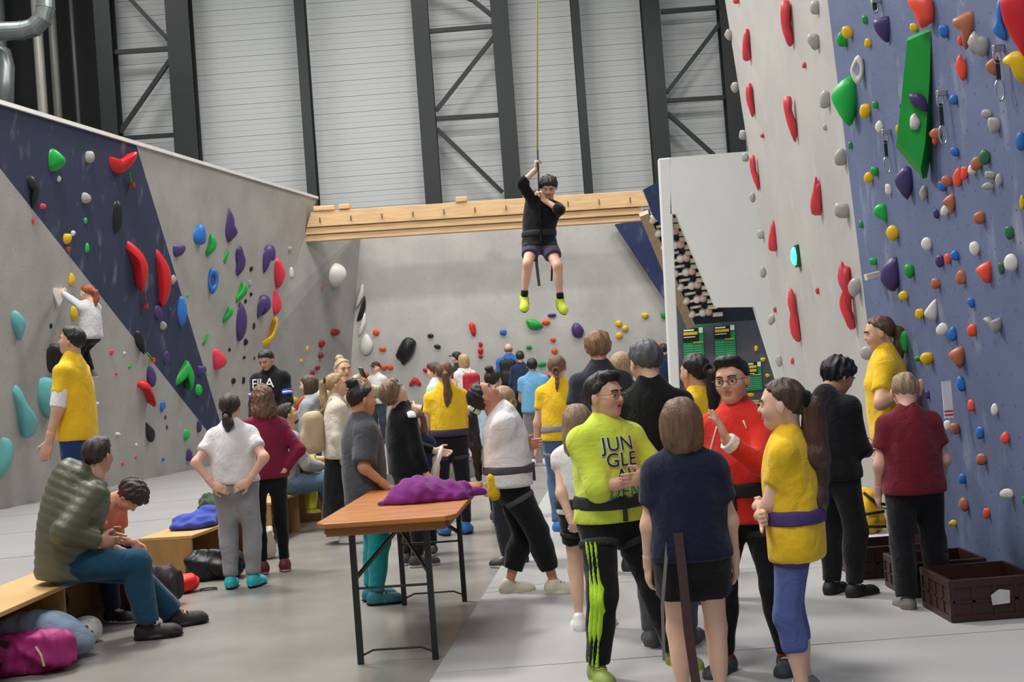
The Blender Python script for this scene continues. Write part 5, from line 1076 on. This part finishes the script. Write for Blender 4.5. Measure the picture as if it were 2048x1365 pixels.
many('L', 'k', [(101, 652, 8, 12), (501, 538, 10, 12), (501, 589, 9, 9), (490, 603, 8, 10), (490, 685, 11, 16), (507, 652, 8, 14), (458, 700, 7, 9), (487, 716, 9, 8), (465, 763, 13, 14), (486, 761, 9, 16)])
hold('L', 'y', [(510, 692), (530, 685), (545, 660), (552, 633), (553, 645), (550, 665), (540, 685), (528, 697), (512, 699)], word='banana-shaped')
# back wall and its corner facet
hold('F', 'w', (667, 551, 40, 47, 0), .9, word='ball-shaped')
many('F', 'k', [(619, 524, 8, 10), (693, 556, 1, 1)][:1])
many('F', 'y', [(598, 646, 14, 10), (591, 674, 14, 10), (612, 698, 12, 13), (598, 722, 14, 12), (590, 800, 14, 10), (585, 842, 18, 9)])
many('F', 'm', [(643, 688, 18, 14), (642, 711, 12, 13), (636, 736, 11, 10), (625, 748, 9, 16), (670, 665, 24, 15)])
hold('B', 'w', [(726, 568), (728, 590), (718, 612), (713, 615), (720, 585)], word='upper sliver'); hold('B', 'k', [(729, 592), (732, 612), (725, 635), (714, 643), (720, 622)], word='sliver'); hold('B', 'w', [(730, 625), (733, 645), (725, 665), (717, 673), (722, 650)], word='lower sliver')
hold('B', 'w', [(733, 667), (744, 682), (746, 695), (738, 709), (727, 710), (720, 698), (723, 680)], word='egg-shaped')
many('B', 'o', [(752, 665, 14, 12), (766, 699, 14, 10), (767, 736, 13, 11), (780, 735, 13, 11), (733, 750, 10, 10), (770, 771, 12, 8), (1092, 645, 17, 11), (1106, 680, 11, 9), (1109, 703, 13, 12), (1318, 692, 10, 10), (1333, 692, 10, 10)])
many('B', 'k', [(861, 672, 13, 9), (875, 694, 15, 9)])
hold('B', 'k', [(791, 712), (805, 682), (818, 676), (830, 682), (832, 690), (825, 712), (807, 731), (800, 722)], word='big angular')
hold('B', 'r', [(938, 650), (942, 645), (950, 650), (952, 668), (946, 673), (941, 664)], word='peanut-shaped')
many('B', 'r', [(961, 689, 9, 10), (961, 702, 12, 12), (961, 713, 10, 9), (856, 742, 22, 10), (1095, 755, 12, 10)])
hold('B', 'r', [(818, 770), (830, 755), (843, 768), (838, 772), (830, 764), (822, 773)], word='arch-shaped')
hold('B', 'b', (1006, 665, 14, 12)); hold('B', 'p', (1103, 631, 18, 8))
hold('B', 'g', [(1053, 640), (1070, 640), (1086, 652), (1075, 659), (1060, 658), (1054, 650)], word='leaf-shaped')
many('B', 'g', [(1058, 695, 13, 9), (1083, 729, 18, 11), (1327, 630, 14, 14)])
hold('B', 'p', [(1143, 655), (1150, 646), (1160, 650), (1168, 662), (1162, 675), (1150, 675), (1144, 668)], word='knobbly')
many('B', 'y', [(1237, 648, 13, 13), (1250, 658, 14, 13), (1238, 672, 14, 12), (1290, 632, 14, 12), (1312, 718, 8, 10)])
many('D', 'y', [(1438, 614, 10, 8), (1462, 609, 16, 8), (1490, 622, 11, 10), (1512, 698, 8, 12), (1526, 720, 12, 10), (1502, 790, 16, 9), (1535, 752, 10, 8)])
# white lead wall
RED = [('top flame-shaped', [(1563, 5), (1575, 0), (1581, 10), (1581, 50), (1587, 75), (1585, 90), (1578, 93), (1570, 75), (1563, 45)]),
       ('pointed upright', [(1492, 57), (1500, 65), (1500, 100), (1503, 115), (1497, 122), (1487, 120), (1486, 95), (1488, 75)]),
       ('slim drooping', [(1493, 172), (1500, 166), (1504, 172), (1506, 200), (1510, 225), (1505, 235), (1500, 222), (1493, 200)]),
       ('dagger-shaped', [(1567, 200), (1575, 192), (1583, 195), (1582, 212), (1590, 240), (1595, 252), (1592, 285), (1585, 275), (1576, 250), (1570, 225)]),
       ('small dagger-shaped', [(1499, 318), (1505, 310), (1510, 315), (1512, 340), (1519, 360), (1518, 383), (1510, 368), (1502, 345)]),
       ('horned', [(1632, 352), (1637, 365), (1644, 368), (1643, 425), (1638, 431), (1624, 429), (1622, 405), (1628, 380)]),
       ('small horned', [(1545, 440), (1553, 455), (1554, 498), (1548, 503), (1538, 500), (1537, 480), (1541, 460)]),
       ('slim knotted', [(1580, 575), (1590, 590), (1593, 620), (1597, 640), (1602, 680), (1593, 684), (1583, 670), (1580, 645), (1582, 625), (1576, 605), (1577, 590)]),
       ('thick knotted', [(1684, 522), (1690, 532), (1700, 535), (1701, 570), (1710, 590), (1703, 600), (1705, 635), (1712, 655), (1700, 660), (1692, 645), (1682, 620), (1682, 600), (1690, 575), (1678, 560), (1678, 540)])]
for wd_2, pxs in RED: hold('G', 'R', pxs, .6, word=wd_2)
many('G', 'R', [(1609, 131, 10, 14), (1525, 272, 9, 11), (1635, 582, 9, 14), (1550, 620, 8, 12), (1585, 722, 8, 14), (1473, 2, 14, 12)])
many('G', 'e', [(1629, 15, 22, 34), (1628, 82, 24, 36), (1650, 200, 24, 38), (1682, 315, 26, 38), (1684, 420, 36, 36), (1457, 70, 15, 22), (1470, 175, 16, 24), (1486, 270, 16, 22), (1491, 315, 14, 20), (1505, 395, 14, 20), (1522, 470, 15, 20), (1526, 545, 14, 24), (1543, 640, 16, 22), (1558, 722, 16, 24), (1710, 575, 28, 40), (1736, 706, 34, 30), (1650, 255, 10, 12)])
# blue lead wall
U = lambda col, items, **k: many('U', col, items, **k)
hold('U', 'g', [(1815, 75), (1868, 52), (1865, 155), (1855, 300), (1845, 358), (1792, 295), (1800, 225)], .35, sharp=True, name='wall_volume', word='long angular')
hold('U', 'G', [(1665, 195), (1672, 175), (1700, 152), (1714, 165), (1715, 200), (1708, 240), (1700, 253), (1690, 245), (1672, 215)], .5, word='broad shield-shaped')
hold('U', 'p', [(1748, 45), (1755, 38), (1782, 32), (1782, 70), (1774, 86), (1760, 75), (1750, 60)], word='top')
hold('U', 's', [(1813, -8), (1855, -8), (1868, 12), (1869, 38), (1860, 48), (1845, 57), (1838, 48), (1828, 25)], word='big boot-shaped')
hold('U', 'n', [(1905, 42), (1915, 34), (1950, 20), (1949, 60), (1940, 85), (1933, 100), (1926, 90), (1922, 65), (1908, 52)], word='axe-shaped')
hold('U', 'e', [(1935, 85), (1948, 62), (1957, 70), (1975, 75), (1979, 90), (1975, 108), (1962, 114), (1945, 100)], word='star-shaped')
hold('U', 's', [(1911, 130), (1920, 107), (1926, 118), (1934, 130), (1933, 152), (1926, 163), (1917, 150)], word='flame-shaped')
hold('U', 'n', [(1972, 130), (1985, 117), (1997, 112), (1996, 140), (1990, 152), (1975, 143)], word='pointed')
hold('U', 'r', [(2005, -10), (2060, -10), (2060, 120), (2035, 95), (2015, 60), (2004, 30)], .4, name='wall_volume', word='huge rounded')
hold('U', 'b', [(1993, 10), (2003, -5), (2005, 40), (2015, 70), (2010, 82), (1985, 65), (1992, 45)], word='hooked')
hold('U', 'y', [(2007, 120), (2020, 108), (2035, 102), (2060, 115), (2060, 168), (2035, 160), (2028, 140), (2012, 130)], word='wide flared')
hold('U', 'w', (1717, 140, 26, 56, 0), hole=True, word='ring-shaped')
hold('V', 'p', [(1820, 190), (1835, 185), (1850, 195), (1857, 222), (1840, 220), (1825, 208)], .8, word='drop-shaped')
hold('V', 'w', (1830, 245, 20, 34), .8, word='pebble-shaped')
hold('U', 'p', [(1790, 365), (1798, 345), (1815, 332), (1826, 345), (1826, 375), (1815, 400), (1800, 385)], word='egg-shaped')
hold('U', 'G', [(1748, 420), (1757, 410), (1772, 410), (1776, 442), (1762, 440), (1750, 432)], word='blocky')
hold('U', 'n', [(1885, 403), (1907, 387), (1910, 410), (1903, 430), (1893, 415)], word='spearhead-shaped')
hold('U', 'p', [(1761, 555), (1768, 530), (1792, 512), (1800, 525), (1800, 560), (1790, 583), (1775, 580), (1765, 568)], word='lowest big')
hold('U', 's', [(1953, 538), (1983, 522), (1982, 562), (1970, 565), (1960, 552)], word='wedge-shaped')
hold('U', 'w', [(1852, 622), (1876, 597), (1873, 640), (1852, 635)], word='triangular')
hold('U', 'e', [(1967, 638), (1980, 634), (1988, 642), (2002, 634), (2004, 655), (1992, 668), (1983, 655)], word='tooth-shaped')
hold('U', 'G', [(1787, 670), (1816, 662), (1815, 705), (1800, 698), (1790, 682)], word='bucket-shaped')
hold('U', 'n', [(1898, 708), (1928, 692), (1929, 725), (1920, 738), (1908, 725)], word='triangular')
U('g', [(1684, 80, 24, 32), (1730, 40, 14, 18), (1751, 210, 14, 16), (1701, 292, 10, 16), (1750, 343, 16, 22), (1722, 449, 12, 16), (1747, 523, 16, 16), (1820, 542, 22, 34), (1836, 718, 16, 12), (2040, 18, 24, 42), (2046, 1000, 8, 16)])
U('y', [(1695, 65, 24, 30), (1736, 86, 15, 21), (1828, 56, 20, 20), (2040, 60, 24, 34), (1732, 222, 24, 32), (1796, 258, 10, 16), (1738, 355, 20, 24), (2044, 405, 12, 30), (1786, 466, 28, 32), (1808, 592, 22, 20), (1840, 628, 20, 24), (1855, 718, 26, 30), (1906, 1047, 18, 13)])
U('b', [(1887, 62, 22, 30), (1815, 160, 10, 22), (1907, 200, 18, 22), (1910, 304, 18, 20), (2042, 283, 22, 42), (1885, 372, 18, 24), (1910, 512, 20, 22), (1943, 606, 16, 22), (1905, 668, 20, 30), (1922, 768, 20, 34), (1960, 865, 18, 28), (1925, 958, 16, 22)])
U('s', [(1920, 82, 12, 20), (1870, 283, 12, 16), (1915, 355, 20, 38), (1929, 345, 16, 30), (1896, 518, 15, 22), (1945, 660, 20, 28), (1943, 813, 15, 26), (2011, 877, 20, 28), (1974, 1027, 16, 22)])
U('w', [(1822, 140, 10, 14), (1759, 254, 18, 26), (1777, 378, 16, 24), (1890, 422, 18, 22), (1854, 488, 22, 28), (1950, 498, 24, 30), (2022, 526, 32, 40), (1885, 660, 28, 28), (1989, 820, 16, 25), (1895, 852, 16, 22), (1880, 990, 14, 15), (2015, 988, 30, 24), (1945, 340, 20, 22)])
U('e', [(1974, 228, 24, 20), (1988, 250, 28, 34), (1980, 350, 24, 18), (1978, 372, 26, 18), (1998, 362, 14, 28), (1848, 387, 18, 30)])
U('n', [(1872, 268, 26, 24), (1953, 328, 26, 32), (1895, 362, 22, 26), (1960, 435, 26, 28), (1922, 555, 24, 30), (1872, 568, 22, 22), (1911, 857, 22, 24), (1963, 920, 22, 26), (1929, 1010, 22, 28)])
U('p', [(1803, 212, 8, 12), (1873, 428, 14, 20), (1880, 522, 22, 28), (1855, 790, 10, 20)])
U('d', [(1970, 315, 26, 34), (2019, 466, 22, 28), (2003, 537, 14, 26)])
# labels that single every hold out
ORD = ['first', 'second', 'third', 'fourth', 'fifth', 'sixth', 'seventh', 'eighth', 'ninth', 'tenth', 'eleventh', 'twelfth', 'thirteenth', 'fourteenth', 'fifteenth', 'sixteenth', 'seventeenth', 'eighteenth']
from collections import defaultdict
grp = defaultdict(list)
for h_ in HL: grp[(h_[1], h_[2], h_[6] or h_[3])].append(h_)
for (wl_, col, key), L_ in grp.items():
    L_.sort(key=lambda q: q[4])
    for i, (o, _, _, size, cy, cx, word) in enumerate(L_):
        kind = 'volume' if o.name.startswith('wall_volume') else 'climbing hold'
        t = '%s %s %s on %s' % (word or size, HC[col][1], kind, WALLS[wl_])
        if len(L_) > 1: t += ', %s such from the top' % ORD[i]
        o['label'] = t; o['category'] = 'wall volume' if kind == 'volume' else 'climbing hold'; o['group'] = 'climbing holds on '+WALLS[wl_]
# route pull tags under some holds
for (x0, y0, x1, y1, cc, lab) in ((251, 345, 258, 370, '2f9a4a', 'green cord with red tag below the crescent-shaped red hold'), (283, 585, 285, 612, '8a3a7a', 'purple cord with red tag below the banana-shaped red hold'), (288, 706, 300, 720, '2fb04a', 'green cord with red tag beside the flat black hold'), (652, 566, 637, 577, 'd0486a', 'pink cord with red tag beside the white ball')):
    wl_ = 'L' if x0 < 600 else 'F'; p, n = wallhit(wl_, x0, y0); q, _ = wallhit(wl_, x1, y1)
    t = empty('route_tag', tuple(p), lab, 'tag'); MB().tube([n*.05, q-p+n*.05], .012, 6).build('cord', mat(cc, .7, tag='cord'), t, smooth=True); MB().box(q-p+n*.05, (.06, .05, .07)).build('tag_block', mat('c8402c', .6, .2, 20, tag='tag_red'), t, bevel=.008)
